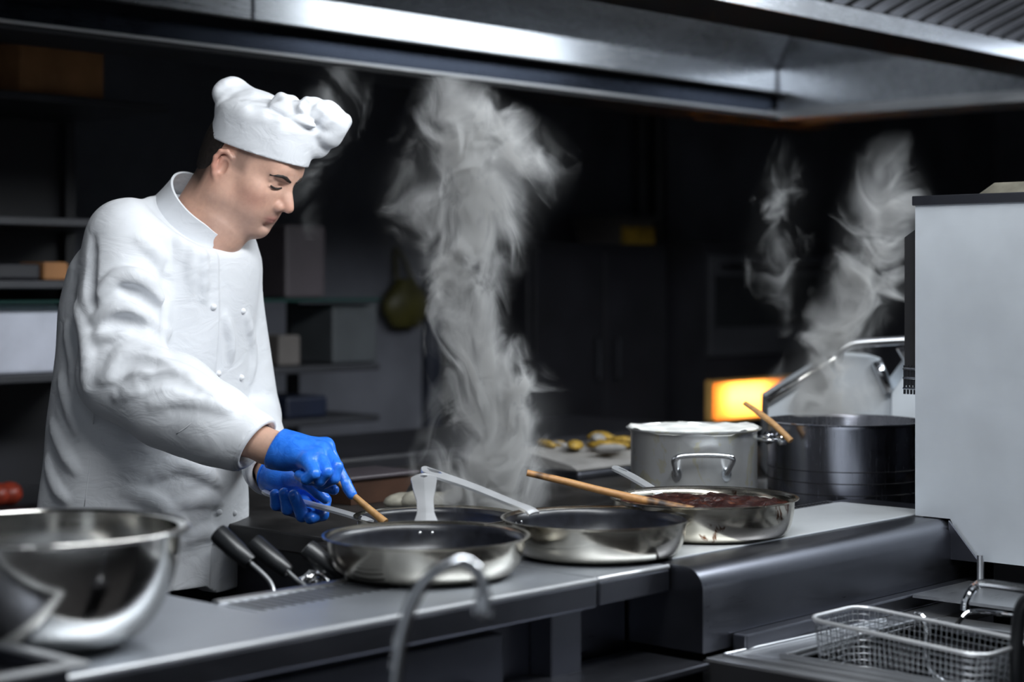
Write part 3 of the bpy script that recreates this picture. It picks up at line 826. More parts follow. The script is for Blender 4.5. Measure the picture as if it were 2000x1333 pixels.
# ------------------------------------------------------------------ pots
def pot(label, c, R, h, mat, rim_w, wall=0.003, group='stock pots', wobble=0.0):
    e = empty('stock_pot', c, label, 'pot', group)
    g = lathe([(0, 0), (R - .006, 0), (R, .006), (R, h - .008), (R + rim_w * .4, h - .002), (R + rim_w, h - .0005), (R + rim_w, h + .0015), (R, h + .0015), (R - wall, h - .004), (R - wall, .006), (0, .006)], c, 96)
    mk('body', g, mat, e, smooth=True, sharp=40)
    return e
ca = at(1355, 0, 3.43); ca.z = HZ + .0005
pa = pot('light steel pot with white foam at its brim', ca, 0.1205, 0.151, 'splashed_pot_steel', 0.009)
V, Fs = [], []
NR, NA = 20, 72
for i in range(NR + 1):
    for j in range(NA):
        r = 0.127 * i / NR; a = 2 * math.pi * j / NA
        x, y = r * math.cos(a), r * math.sin(a)
        edge = 0.0045 * math.sin(7 * a + 1) + 0.003 * math.sin(17 * a) if i == NR else 0
        hgt = 0.152 + 0.004 * math.sin(40 * x + 1) * math.sin(36 * y) + 0.002 * math.sin(120 * x) * math.sin(110 * y) + (0.0015 if i > NR - 3 else 0) + edge * .4 - (0.004 if i == NR else 0)
        V.append((ca.x + x * (1 + edge), ca.y + y * (1 + edge), ca.z + hgt))
for i in range(NR):
    for j in range(NA):
        k = (j + 1) % NA
        Fs.append((i * NA + j, (i + 1) * NA + j, (i + 1) * NA + k, i * NA + k))
tag(mk('milk_foam', (V, Fs), 'foam_white', smooth=True), 'white boiling foam brimming over the light steel pot', 'foam', kind='stuff')
def surf(c, R, px, z):     # point on a pot's wall below a pixel column, facing the camera
    cr = c.x * SA - c.y * CA; cd = c.x * CA + c.y * SA
    t = (px - 1000) / F
    A = 1 + t * t; B = -2 * (t * cr + cd); C = cr * cr + cd * cd - R * R
    d = (-B - math.sqrt(max(0, B * B - 4 * A * C))) / (2 * A)
    p = W(t * d, d, z)
    n = Vector((p.x - c.x, p.y - c.y, 0)).normalized()
    return p, n
def loop_handle(parent, c, R, pxa, pxb, zt_, zb, out, rad, mat='chrome'):
    pa_, na = surf(c, R, pxa, zb); pb_, nb = surf(c, R, pxb, zb)
    pts = [pa_ + na * .002, pa_ + na * out * .4 + Vector((0, 0, (zt_ - zb) * .35)), pa_ + na * out + Vector((0, 0, (zt_ - zb) * .85)) + (pb_ - pa_) * .06,
           pa_ + (pb_ - pa_) * .2 + (na + nb) * .5 * out + Vector((0, 0, zt_ - zb)), pa_ + (pb_ - pa_) * .8 + (na + nb) * .5 * out + Vector((0, 0, zt_ - zb)),
           pb_ + nb * out + Vector((0, 0, (zt_ - zb) * .85)) - (pb_ - pa_) * .06, pb_ + nb * out * .4 + Vector((0, 0, (zt_ - zb) * .35)), pb_ + nb * .002]
    h = mk('handle', tube(spline([tuple(p) for p in pts], 6), rad, 12), mat, parent, smooth=True)
    for p, n in ((pa_, na), (pb_, nb)):
        s = Vector((-n.y, n.x, 0))
        V = []
        prof = []
        for k in range(16):
            a = 2 * math.pi * k / 16
            prof.append(p + s * (math.cos(a) * .010) + Vector((0, 0, math.sin(a) * .013)))
        V = [tuple(q - n * .004) for q in prof] + [tuple(q + n * .003) for q in prof]
        Fs = [tuple(range(15, -1, -1)), tuple(range(16, 32))] + [(i, (i + 1) % 16, (i + 1) % 16 + 16, i + 16) for i in range(16)]
        pt = mk('mount_plate', (V, Fs), mat, h)
zz = lambda py, d: ZC - (py - HY) / F * d
loop_handle(pa, ca, 0.1205, 1322, 1418, zz(890, 3.29), zz(928, 3.31), 0.034, 0.0052)
cb = at(1650, 0, 3.50); cb.z = HZ + .0005
pb = pot('large dark polished pot beside the tall appliance, steam rising from it', cb, 0.150, 0.160, 'dark_pot_steel', 0.004)
mk('broth', lathe([(0, .135), (0.1465, .135), (.1465, .13), (0, .13)], cb, 64), 'broth', pb, smooth=True, sharp=40)
mk('scale_band', join(*[lathe([(0.1502, z), (0.1508, z + .0005), (0.1508, z + .0012), (.1502, z + .0017)], cb, 96) for z in (0.028, 0.050, 0.072)]), 'black_metal', pb)
p, n = surf(cb, 0.150, 1513, cb.z + .128)
s = Vector((-n.y, n.x, 0))
hpts = [p + s * .028, p + s * .03 + n * .02, p + s * .016 + n * .036, p - s * .016 + n * .036, p - s * .03 + n * .02, p - s * .028]
hh = mk('handle', tube(spline([tuple(q) for q in hpts], 6), 0.0042, 10), 'chrome', pb, smooth=True)
for sg in (-1, 1):
    mk('mount_plate', sphere(p + s * (sg * .028), 0.011, 14, (1, 1, 1.2)), 'chrome', hh, smooth=True)
    mk('rivet', sphere(p + s * (sg * .028) + n * .009, 0.004, 10), 'pan_steel', hh, smooth=True)

# ------------------------------------------------------------------ mixing bowl, container, tap
cbw = at(92, 0, 1.99); cbw.z = 0.9005
bw = empty('mixing_bowl', cbw, 'large polished steel mixing bowl on the counter at left', 'bowl')
prof = [(0, 0), (0.062, 0.0), (0.075, 0.003)]
for k in range(1, 11):
    a = k / 10 * math.pi / 2
    prof.append((0.075 + 0.071 * math.sin(a) ** .85, 0.003 + 0.124 * (1 - math.cos(a)) ** .92))
prof += [(0.1525, 0.1285), (0.1545, 0.1275), (0.155, 0.1295), (0.153, 0.131), (0.1465, 0.1295)]
inn = [(r - .002, z + .002) for r, z in prof[2:13]][::-1]
mk('body', lathe(prof + inn + [(0, 0.003)], cbw, 96), 'polished_steel', bw, smooth=True, sharp=50)
mk('rim_roll', tube([(cbw.x + .1535 * math.cos(a), cbw.y + .1535 * math.sin(a), cbw.z + .1295) for a in np.linspace(0, 2 * math.pi + .07, 91)], 0.0028, 8, cap=False), 'polished_steel', bw, smooth=True)

cc = at(176, 1292, 1.786)
x1, y1, z1 = cc.x, cc.y, cc.z
gn = empty('steel_tray', (x1 - .2, y1 + .15, 0.9005), 'shallow steel tray in the bottom left corner, in front of the bowl', 'tray')
mk('rim', join(box(x1 - .5, x1, y1, y1 + .016, z1 - .006, z1, .002), box(x1 - .016, x1, y1 + .016, y1 + .33, z1 - .006, z1, .002), box(x1 - .5, x1 - .016, y1 + .314, y1 + .33, z1 - .006, z1, .002)), 'satin_steel', gn)
mk('basin', join(box(x1 - .5, x1 - .016, y1 + .014, y1 + .016, .9045, z1 - .006), box(x1 - .018, x1 - .016, y1 + .016, y1 + .32, .9045, z1 - .006), box(x1 - .5, x1 - .016, y1 + .014, y1 + .32, .901, .9045), box(x1 - .5, x1 - .016, y1 + .314, y1 + .316, .9045, z1 - .006)), 'dark_steel', gn)

tp = empty('tap', at(770, 1500, 1.72), 'curved chrome swan-neck tap in the blurred foreground', 'tap')
DT = 1.72
mk('neck', tube(spline([tuple(at(*p)) for p in [(752, 1520, DT), (766, 1400, DT), (776, 1300, DT), (792, 1215, DT), (822, 1146, DT), (864, 1108, DT), (905, 1098, DT), (934, 1122, DT), (944, 1160, DT), (943, 1185, DT)]], 8), 0.0066, 16), 'chrome', tp, smooth=True)
mk('spout_collar', tube([tuple(at(943, 1166, DT)), tuple(at(943, 1190, DT)), tuple(at(943, 1208, DT))], [0.0078, 0.0092, 0.0082], 16), 'chrome', tp, smooth=True, sharp=40)
mk('base', tube([tuple(at(748, 1560, DT)), tuple(at(752, 1515, DT))], [.02, .012], 16), 'chrome', tp, smooth=True)
bt = at(748, 1560, DT)
mk('stand', box(bt.x - .05, bt.x + .05, bt.y - .05, bt.y + .05, 0, bt.z), 'cabinet_dark', tp)

# ------------------------------------------------------------------ pasta basket handles and foil
for lbl, A, B, rod in (
    ('black grip of the pasta basket nearest the mixing bowl', (424, 1040, 2.52), (489, 1100, 2.50), [(487, 1098, 2.50), (510, 1118, 2.49), (528, 1138, 2.48), (535, 1158, 2.47), (536, 1185, 2.46)]),
    ('black grip of the middle pasta basket by the jacket hem', (493, 1060, 2.56), (563, 1118, 2.54), [(560, 1115, 2.54), (580, 1133, 2.53), (600, 1150, 2.52), (606, 1180, 2.51)]),
    ('black grip of the pasta basket touching the nearest frying pan', (598, 1070, 2.56), (669, 1131, 2.55), [(666, 1128, 2.55), (680, 1138, 2.545), (690, 1146, 2.54), (694, 1176, 2.53)])):
    a, b = at(*A), at(*B)
    e = empty('pasta_basket_handle', b, lbl, 'basket handle', 'pasta basket handles')
    v = b - a
    mk('grip', tube([a, a + v * .02, a + v * .12, a + v * .6, a + v * .95, b], [.010, .0138, .0148, .0138, .0112, .0098], 20), 'black_plastic', e, smooth=True, sharp=45)
    mk('rod', tube(spline([tuple(at(*p)) for p in rod], 6), 0.0032, 10), 'brushed_steel', e, smooth=True)
V, Fs = [], []
n = 12
for i in range(n + 1):
    for j in range(n + 1):
        p = at(580 + 70 * i / n, 1138 - 22 * math.sin(math.pi * i / n) * (j / n) - 4 * j / n, 2.53 + .05 * j / n)
        V.append(tuple(p + Vector((rng.uniform(-.003, .003), rng.uniform(-.003, .003), rng.uniform(-.004, .004)))))
for i in range(n):
    for j in range(n): Fs.append((i * (n + 1) + j, (i + 1) * (n + 1) + j, (i + 1) * (n + 1) + j + 1, i * (n + 1) + j + 1))
tag(mk('foil_scrap', (V, Fs), 'foil'), 'crumpled scrap of foil behind the pasta basket grips', 'foil')

# ------------------------------------------------------------------ things in the dim background
def bgbox(name, label, cat, px0, py0, px1, py1, Y, depth, mat, bev=0.006, group=None, kind=None):
    a, b = atY(px0, py1, Y), atY(px1, py0, Y)
    o = mk(name, box(a.x, b.x, Y, Y + depth, min(a.z, atY(px1, py1, Y).z), max(b.z, atY(px0, py0, Y).z), bev), mat)
    return tag(o, label, cat, group, kind)
# tall black cabinet and what stands on it
YB = 4.3
a, b = atY(1030, 0, YB), atY(1300, 0, YB)
ztop = atY(1170, 476, YB).z
cab = empty('tall_cabinet', ((a.x + b.x) / 2, YB + .2, 0), 'tall black cabinet against the back wall behind the steam', 'cabinet')
mk('body', box(a.x, b.x, YB, 4.74, 0, ztop, .005), 'cabinet_dark', cab)
m_ = (a.x + b.x) / 2
for u, v in ((a.x + .02, m_ - .006), (m_ + .006, b.x - .02)):
    dd = mk('door', box(u, v, YB - .02, YB, .08, ztop - .03, .004), 'cabinet_dark', cab)
    hxx = v - .05 if u < m_ - .1 else u + .05
    mk('handle', tube([(hxx, YB - .022, .95), (hxx, YB - .045, .955), (hxx, YB - .045, 1.10), (hxx, YB - .022, 1.105)], .006, 8), 'dark_steel', dd)
p = atY(1230, 470, YB + .1)
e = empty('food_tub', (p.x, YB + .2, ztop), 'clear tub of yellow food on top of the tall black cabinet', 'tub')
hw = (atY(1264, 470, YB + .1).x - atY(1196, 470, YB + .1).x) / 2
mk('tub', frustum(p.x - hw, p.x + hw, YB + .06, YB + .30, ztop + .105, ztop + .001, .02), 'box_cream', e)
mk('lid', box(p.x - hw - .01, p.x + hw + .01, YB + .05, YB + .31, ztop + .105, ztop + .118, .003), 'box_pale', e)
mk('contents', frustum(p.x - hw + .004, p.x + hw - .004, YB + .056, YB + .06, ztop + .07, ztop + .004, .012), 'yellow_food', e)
for px in (1252, 1283):
    pt = atY(px, 0, 4.7)
    tag(mk('wall_pipe', tube([(pt.x, 4.69, ztop), (pt.x, 4.69, 3.19)], .035, 14), 'cabinet_grey', smooth=True, sharp=40), 'grey vertical pipe on back wall, %s of two' % ('left' if px == 1252 else 'right'), 'pipe', 'wall pipes')
# wall oven with the lit warming window below it
YO = 4.1
a, b = atY(1340, 0, YO), atY(1700, 0, YO)
ov = empty('wall_oven', ((a.x + b.x) / 2, YO + .2, 0), 'dark oven with a glowing orange window behind the pots', 'oven')
a.x = 5.515
o0, o1 = atY(1340, 700, YO), atY(1640, 480, YO)
o0.x = a.x + .01
g0, g1 = atY(1390, 820, YO), atY(1640, 733, YO)
mk('body', join(box(a.x, b.x, YO + .09, 4.7, 0, o1.z), box(a.x, b.x, YO + .02, YO + .09, 0, g0.z - .01), box(a.x, b.x, YO + .02, YO + .09, g1.z + .01, o1.z), box(a.x, g0.x - .01, YO + .02, YO + .09, g0.z - .01, g1.z + .01), box(g1.x + .01, b.x, YO + .02, YO + .09, g0.z - .01, g1.z + .01)), 'cabinet_dark', ov)
dr = mk('door', box(o0.x, o1.x, YO, YO + .02, o0.z, o1.z - .05, .004), 'cabinet_grey', ov)
w0, w1 = atY(1395, 640, YO), atY(1600, 540, YO)
mk('door_glass', box(w0.x, w1.x, YO - .004, YO - .0005, w0.z, w1.z, .002), 'black_plastic', dr)
mk('door_handle', tube([(o0.x + .06, YO - .002, o1.z - .09), (o0.x + .06, YO - .03, o1.z - .09), (o1.x - .06, YO - .03, o1.z - .09), (o1.x - .06, YO - .002, o1.z - .09)], .008, 8), 'dark_steel', dr)
g0, g1 = atY(1390, 820, YO), atY(1640, 733, YO)
gl = mk('lit_window', join(box(g0.x, g1.x, YO + .07, YO + .08, g0.z, g1.z), box(g0.x - .01, g0.x, YO - .01, YO + .08, g0.z, g1.z), box(g1.x, g1.x + .01, YO - .01, YO + .08, g0.z, g1.z),
                           box(g0.x, g1.x, YO - .01, YO + .08, g0.z - .01, g0.z), box(g0.x, g1.x, YO - .01, YO + .08, g1.z, g1.z + .01)), 'recess_cream', ov)
gx = atY(1432, 775, YO)
mk('lamp_bulb', tube([(gx.x - .05, YO + .045, gx.z), (gx.x + .22, YO + .045, gx.z)], .014, 12), 'warm_bulb', gl, smooth=True)
mk('pane', box(g0.x, g1.x, YO - .006, YO - .002, g0.z, g1.z), 'frosted_pane', gl)

# steel lid standing open behind the large pot
oc = empty('chafing_lid', at(1680, 800, 3.95), 'open steel chafing lid with tube handle behind the large pot', 'lid')
D = 3.95
front = [at(*p) for p in [(1500, 782, D), (1645, 694, D), (1720, 700, D), (1742, 768, D), (1745, 932, D), (1500, 932, D)]]
def slab(P, vec):
    k = len(P)
    V = [tuple(p) for p in P] + [tuple(p + vec) for p in P]
    return V, [tuple(range(k)), tuple(range(2 * k - 1, k - 1, -1))] + [(i, i + k, (i + 1) % k + k, (i + 1) % k) for i in range(k)]
mk('shell', slab(front, W(.02, .25, 0)), 'panel_steel', oc)
side = [at(*p) for p in [(1742, 768, D - .02), (1800, 690, D - .02), (1860, 690, D - .02), (1860, 932, D - .02), (1742, 932, D - .02)]]
mk('side_wing', slab(side, W(.02, .2, 0)), 'panel_steel', oc)
mk('rolled_edge', tube([at(1498, 783, D - .01), at(1570, 738, D - .01), at(1645, 692, D - .01)], .010, 10), 'polished_steel', oc, smooth=True)
mk('hinge_edge', tube([at(1712, 706, D - .012), at(1724, 735, D - .012), at(1735, 766, D - .012)], .013, 10), 'chrome', oc, smooth=True)
mk('handle', tube(spline([tuple(at(*p)) for p in [(1640, 706, D - .03), (1642, 686, D - .05), (1660, 674, D - .05), (1700, 669, D - .05), (1800, 664, D - .05), (1850, 664, D - .05)]], 5), .010, 10), 'brushed_steel', oc, smooth=True)
mk('bracket', slab([at(*p) for p in [(1754, 682, D - .03), (1790, 672, D - .03), (1790, 726, D - .03), (1768, 706, D - .03)]], W(.0, .02, 0)), 'brushed_steel', oc)
# support bench for the things behind the hob
tag(mk('rear_bench', box(2.35, 4.15, 3.10, 3.60, 0.05, 0.90, .01), 'cabinet_dark'), 'long dark bench behind the hob', 'bench')
zb_ = HZ + .0005
def hobpt(px, py, z=HZ):
    return at(px, py, (ZC - z) * F / (py - HY))
# tray with yellow food
p0 = hobpt(1085, 928)
e = empty('food_tray', (p0.x + .2, p0.y + .1, zb_), 'grey tray of yellow food behind the pans, left of the light pot', 'tray')
tx0, tx1, ty0, ty1 = p0.x - .06, p0.x + .40, p0.y - .12, p0.y + .16
mk('tray', box(tx0, tx1, ty0, ty1, zb_, zb_ + .018, .006), 'dark_steel', e)
mk('paper', prism([(ty0 + .02, zb_ + .019), (ty1 - .02, zb_ + .019), (ty1 - .02, zb_ + .05), (ty1 - .08, zb_ + .055), (ty0 + .04, zb_ + .028)], 'x', tx0 + .02, tx1 - .02), 'paper_white', e)
r2 = random.Random(8)
for i in range(18):
    u_ = tx0 + .10 + (tx1 - tx0 - .16) * r2.random(); v_ = ty0 + .05 + .16 * r2.random()
    g = sphere((0, 0, 0), .020, 10, (2.0, .9, .5))
    M = Matrix.Translation((u_, v_, zb_ + .05 + .02 * r2.random())) @ Matrix.Rotation(r2.random() * 6.28, 4, 'Z') @ Matrix.Rotation(r2.uniform(-.4, .4), 4, 'X')
    mk('pepper_piece', xf(g, M), 'yellow_food' if i % 3 else 'paper_white', e, smooth=True)
p0, p1 = hobpt(660, 985), hobpt(770, 978)
e = empty('terracotta_tub', ((p0.x + p1.x) / 2, p0.y + .05, zb_), 'brown tub with pale rim behind the blue gloves', 'tub')
zt2 = zb_ + .05
tx0, tx1, ty0, ty1 = p0.x - .02, p1.x + .04, min(p0.y, p1.y) - .02, max(p0.y, p1.y) + .06
mk('body', frustum(tx0, tx1, ty0, ty1, zt2, zb_, .02), 'terracotta', e)
mk('rim', box(tx0 - .006, tx1 + .006, ty0 - .006, ty1 + .006, zt2, zt2 + .008, .003), 'pink_grey', e)
for i, (px, py, s_) in enumerate(((786, 998, .030), (818, 999, .034), (856, 1000, .032), (890, 999, .036), (922, 998, .030))):
    p = hobpt(px, py)
    g = sphere((p.x, p.y, zb_ + s_ * .58), s_, 16, (1.25, 1, .56))
    g = (np.asarray(g[0]) + np.array([[.003 * math.sin(90 * q[0] + i), .003 * math.sin(80 * q[2]), 0] for q in g[0]]), g[1])
    tag(mk('dough_ball', g, 'dough', smooth=True), ['leftmost', 'second', 'middle', 'fourth', 'rightmost'][i] + ' pale dough ball in the row behind the saute pan', 'dough', 'dough balls on the hob')

# shelving right of the cook
YS = 3.95
a, b = atY(470, 0, YS), atY(742, 0, YS)
sh = empty('shelf_unit', ((a.x + b.x) / 2, YS + .2, 0), 'dark shelf unit with glass top to the right of the cook', 'shelf')
zs = [atY(600, py, YS).z for py in (586, 716, 820)]
mk('glass_top', box(a.x, b.x, YS, YS + .4, zs[0] - .006, zs[0] + .004, .002), 'shelf_glass', sh)
for z in zs[1:]: mk('shelf_board', box(a.x, b.x, YS, YS + .4, z - .02, z, .003), 'cabinet_grey', sh)
for x in (a.x, (a.x + b.x) / 2, b.x - .03): mk('upright', box(x, x + .03, YS + .37, YS + .40, 0, zs[0] - .006), 'cabinet_dark', sh)
def on(name, label, cat, px0, px1, top, zbase, Y, dep, mat):
    a, b = atY(px0, 0, Y), atY(px1, 0, Y)
    z = atY((px0 + px1) / 2, top, Y).z
    return tag(mk(name, box(a.x, b.x, Y, Y + dep, zbase + .0005, z, .008), mat), label, cat)
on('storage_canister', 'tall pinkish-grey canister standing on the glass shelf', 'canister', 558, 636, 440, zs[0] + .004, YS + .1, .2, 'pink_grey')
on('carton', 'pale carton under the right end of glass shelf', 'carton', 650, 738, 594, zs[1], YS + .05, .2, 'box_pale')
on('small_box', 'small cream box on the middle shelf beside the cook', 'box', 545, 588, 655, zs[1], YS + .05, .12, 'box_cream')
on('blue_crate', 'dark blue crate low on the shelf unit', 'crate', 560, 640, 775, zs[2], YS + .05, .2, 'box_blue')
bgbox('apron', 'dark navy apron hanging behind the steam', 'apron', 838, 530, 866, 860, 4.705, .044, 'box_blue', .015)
p = atY(798, 600, 4.68); q = atY(798, 560, 4.68)
e = empty('yellow_bag', (p.x, 4.68, p.z), 'yellow-green bag hanging on the back wall by the apron', 'bag')
hwb = .11
prf = []
for k in range(13):
    t = k / 12
    prf.append((t, hwb * (.55 + .45 * math.sin(math.pi * min(1, t * 1.15)) ) * (1.0 if t < .8 else 1 - (t - .8) * 1.6)))
z0, z1 = atY(798, 640, 4.68).z, atY(798, 545, 4.68).z
V, Fs = [], []
for t, w in prf:
    for k in range(20):
        a = 2 * math.pi * k / 20
        V.append((p.x + w * math.cos(a), 4.695 + .045 * math.sin(math.pi * (.15 + .7 * (1 - t))) * math.sin(a), z0 + (z1 - z0) * t))
for i in range(12):
    for k in range(20): Fs.append((i * 20 + k, i * 20 + (k + 1) % 20, (i + 1) * 20 + (k + 1) % 20, (i + 1) * 20 + k))
Fs += [tuple(range(19, -1, -1)), tuple(12 * 20 + k for k in range(20))]
mk('sack', (V, Fs), 'yellow_plastic', e, smooth=True)
mk('strap', tube(spline([(p.x - .04, 4.70, z1 - .01), (p.x - .02, 4.73, z1 + .08), (p.x, 4.749, z1 + .11), (p.x + .02, 4.73, z1 + .08), (p.x + .04, 4.70, z1 - .01)], 5), .008, 8), 'yellow_plastic', e, smooth=True)

# shelving left of the cook
YL = 3.75
a, b = atY(-260, 0, YL), atY(330, 0, YL)
sl_ = empty('back_shelving', ((a.x + b.x) / 2, YL + .2, 0), 'dark wall shelving behind the cook on the left', 'shelving')
lev = {py: atY(60, py, YL).z for py in (180, 424, 548, 590, 732, 995)}
for py in (180, 424, 548, 732, 995):
    mk('shelf_board', box(a.x, b.x, YL, YL + .45, lev[py] - .02, lev[py], .003), 'cabinet_grey', sl_)
for x in (a.x, b.x - .03): mk('upright', box(x, x + .03, YL + .42, YL + .45, 0, 2.2), 'cabinet_dark', sl_)
mk('glass_shelf', box(a.x, b.x, YL - .02, YL + .43, lev[590] - .004, lev[590] + .004, .001), 'shelf_glass', sl_)
mk('back_board', box(a.x, b.x, YL + .45, YL + .47, 0, 2.2), 'cabinet_dark', sl_)
on('wicker_crate', 'orange-brown wooden crate on the top shelf at far left', 'crate', 40, 205, 86, lev[180], YL + .05, .3, 'cardboard')
on('linen_stack', 'stack of folded white cloths on shelf behind the cook', 'linen', -60, 118, 596, lev[732], YL + .04, .3, 'box_white')
on('food_pack', 'orange-yellow food packet on a shelf behind the cook', 'packet', 86, 135, 512, lev[548], YL + .05, .12, 'cardboard')
on('dark_pan', 'dark covered roasting pan on the shelf behind the cook', 'pan', -40, 80, 515, lev[548], YL + .05, .3, 'cabinet_dark')
for i, px in enumerate((10, 38, 62)):
    p = atY(px, 978, YL)
    tag(mk('tomato', sphere((p.x, YL + .1, lev[995] + .033 * .88), .033, 14, (1, 1, .88)), 'red_food', smooth=True), ['leftmost', 'middle', 'rightmost'][i] + ' red tomato low on the shelf behind the cook', 'tomato', 'tomatoes on the low shelf')

# ------------------------------------------------------------------ the cook
person = None
base = W(-0.66, 3.22, 0.0)
def n3(*v):
    v = np.array(v, dtype=float); return v / np.linalg.norm(v)
S_ = n3(0.62, 0.785, 0)            # his right shoulder -> left shoulder, in (right, depth, height)
F_ = n3(0.785, -0.62, 0)           # the way his chest faces
# head frame
psi, pit, roll = math.radians(20), math.radians(27), math.radians(0)
hF0 = np.array((math.cos(psi), -math.sin(psi), 0)); hL0 = np.array((math.sin(psi), math.cos(psi), 0)); Z_ = np.array((0, 0, 1.0))
hF = math.cos(pit) * hF0 - math.sin(pit) * Z_
hU = math.cos(pit) * Z_ + math.sin(pit) * hF0
hL = hL0
HO = fr(472, 333, 3.17)
HS = 0.93
HAX = np.stack([hF, hL, hU])
def H(x, y, z): return HO + HS * (x * hF + y * hL + z * hU)

# ---- head, neck
hd = Field(HO - np.array((.19, .15, .21)), HO + np.array((.15, .15, .17)), 0.0021)
def he(c, r, k=0.01, mode='u', rot=None): hd.ell(H(*c), np.array(r) * HS, HAX if rot is None else rot @ HAX, k * HS, mode)
def hc(a, b, ra, rb, k=0.008, mode='u'): hd.cone(H(*a), H(*b), ra * HS, rb * HS, k * HS, mode)
he((.004, 0, .045), (.089, .075, .088), 0)                    # cranium
he((.035, 0, -.005), (.068, .066, .085), .03)                  # face mass
he((.050, 0, -.048), (.046, .052, .050), .03)                  # lower face
for s in (-1, 1):
    hc((.008, s * .057, -.042), (.068, s * .024, -.079), .017, .016, .03)     # jaw line
    hc((.002, s * .060, -.010), (.008, s * .058, -.05), .014, .015, .03)
    he((.062, s * .046, -.012), (.026, .020, .022), .02)                      # cheek bone
    he((.060, s * .036, -.046), (.026, .020, .026), .02)                      # cheek
hc((.085, -.030, .038), (.085, .030, .038), .016, .016, .018)  # brow
he((.066, 0, .062), (.033, .055, .04), .03)                    # forehead
he((.080, 0, -.085), (.018, .023, .016), .018)                 # chin
for s in (-1, 1):
    he((.103, s * .033, .016), (.014, .018, .010), .012, 's')                 # eye socket
    he((.080, s * .032, .013), (.0155, .0165, .0135), .004)                   # eyeball under the lid
    hc((.0955, s * .019, .0095), (.089, s * .047, .0085), .0022, .0020, .003) # lower edge of lid
    hc((.0965, s * .018, .020), (.087, s * .047, .021), .0035, .003, .006)    # upper lid fold
    hc((.1030, s * .012, .030), (.088, s * .048, .033), .0045, .004, .008)    # brow ridge
hc((.094, 0, .030), (.1125, 0, -.012), .0085, .0115, .012)     # nose bridge
hc((.1085, 0, -.006), (.1215, 0, -.020), .0105, .0105, .008)   # tip
for s in (-1, 1):
    he((.106, s * .0125, -.025), (.012, .0075, .009), .006)                   # wing of the nose
    he((.1125, s * .0065, -.0335), (.006, .0036, .004), .002, 's')            # nostril
hc((.097, 0, -.034), (.094, 0, -.046), .010, .012, .012)       # philtrum area
for s in (-1, 1):
    hc((.1010, 0, -.0480), (.088, s * .0225, -.0530), .0042, .0020, .006)     # upper lip
    hc((.0975, 0, -.0595), (.087, s * .020, -.0555), .0050, .0024, .006)      # lower lip
    hc((.1025, 0, -.0538), (.089, s * .024, -.0550), .0008, .0006, .0015, 's')
he((.100, 0, -.070), (.008, .018, .0045), .010, 's')             # dip under the lip
for s in (-1, 1):                                              # ears
    e0 = np.array((.006, s * .0715, .000))
    tilt_ = 0.18
    pts = []
    for t in np.linspace(-0.5, 1.15, 10):
        a = math.pi * t + .2
        pts.append(e0 + np.array((-.0165 * math.cos(a - math.pi / 2) * 1.0, s * (.007 + .006 * math.sin(max(0, min(1, t)) * math.pi)), .030 * math.sin(a - math.pi / 2) * -1.0)))
    ear = [(.010, .0, .012), (.006, .005, .026), (-.006, .010, .033), (-.018, .012, .028), (-.023, .012, .014), (-.021, .010, -.002), (-.014, .007, -.015), (-.005, .004, -.025), (.003, .002, -.026), (.007, .0, -.018)]
    P = [H(e0[0] + q[0], e0[1] + s * q[1], e0[2] + q[2]) for q in ear]
    he((e0[0] - .006, e0[1] + s * .002, e0[2] + .004), (.016, .007, .026), .004)
    he((e0[0] - .003, e0[1] + s * .008, e0[2] + .003), (.010, .007, .014), .003, 's')
    hd.chain(P, [x * HS for x in (.0038, .004, .0043, .0046, .0046, .0045, .0045, .0058, .0062, .0045)], .003)
    hc((e0[0] - .012, e0[1] + s * .006, e0[2] + .018), (e0[0] - .014, e0[1] + s * .006, e0[2] - .006), .003, .003, .003)
    hc((e0[0] + .0075, e0[1] + s * .002, e0[2] + .004), (e0[0] + .0065, e0[1] + s * .002, e0[2] - .006), .0038, .0038, .003)
NB = fr(392, 452, 3.175)
hd.cone(H(-.018, 0, -.03), NB, .057, .064, .03)
hd.cone(H(.022, 0, -.070), fr(428, 452, 3.155), .030, .045, .03)
hv, hq = hd.mesh()

# colour of the skin (lips, ear, beard shadow, cropped hair at the temple)
loc = (hv - HO) @ HAX.T / HS
def gs(c, r): return np.exp(-(((loc - np.array(c)) / np.array(r)) ** 2).sum(1))
colr = np.tile(np.array((.66, .40, .30)), (len(hv), 1))
def mixc(w, c):
    global colr
    w = np.clip(w, 0, 1)[:, None]; colr = colr * (1 - w) + np.array(c) * w
for s in (-1, 1):
    mixc(.45 * gs((.07, s * .05, -.025), (.03, .03, .02)), (.60, .25, .19))
    mixc(.55 * gs((-.012, s * .085, .005), (.022, .014, .035)), (.60, .22, .16))
mixc(.4 * gs((.12, 0, -.022), (.018, .018, .018)), (.62, .26, .19))
mixc(.34 * np.clip((-loc[:, 2] - .030) / .03, 0, 1) * np.clip((loc[:, 0] + .0) / .03, 0, 1) * np.clip((loc[:, 2] + .125) / .02, 0, 1), (.33, .23, .20))
mixc(1.0 * gs((.100, 0, -.0540), (.014, .019, .0085)) * 1.5, (.58, .27, .225))
mixc(.75 * gs((.099, 0, -.0545), (.016, .021, .0016)), (.20, .06, .05))
tem = np.clip((loc[:, 2] - .004 + (loc[:, 0] - .02) * .1) / .012, 0, 1) * np.clip((.050 - loc[:, 0]) / .014, 0, 1) * (np.abs(loc[:, 1]) > .04) * np.clip((loc[:, 0] - .010) / .008, 0, 1)
mixc(.5 * tem, (.07, .05, .045))
nape = np.clip((-.022 - loc[:, 0]) / .016, 0, 1) * np.clip((loc[:, 2] + .085) / .045, 0, 1)
mixc(.93 * nape, (.03, .022, .018))

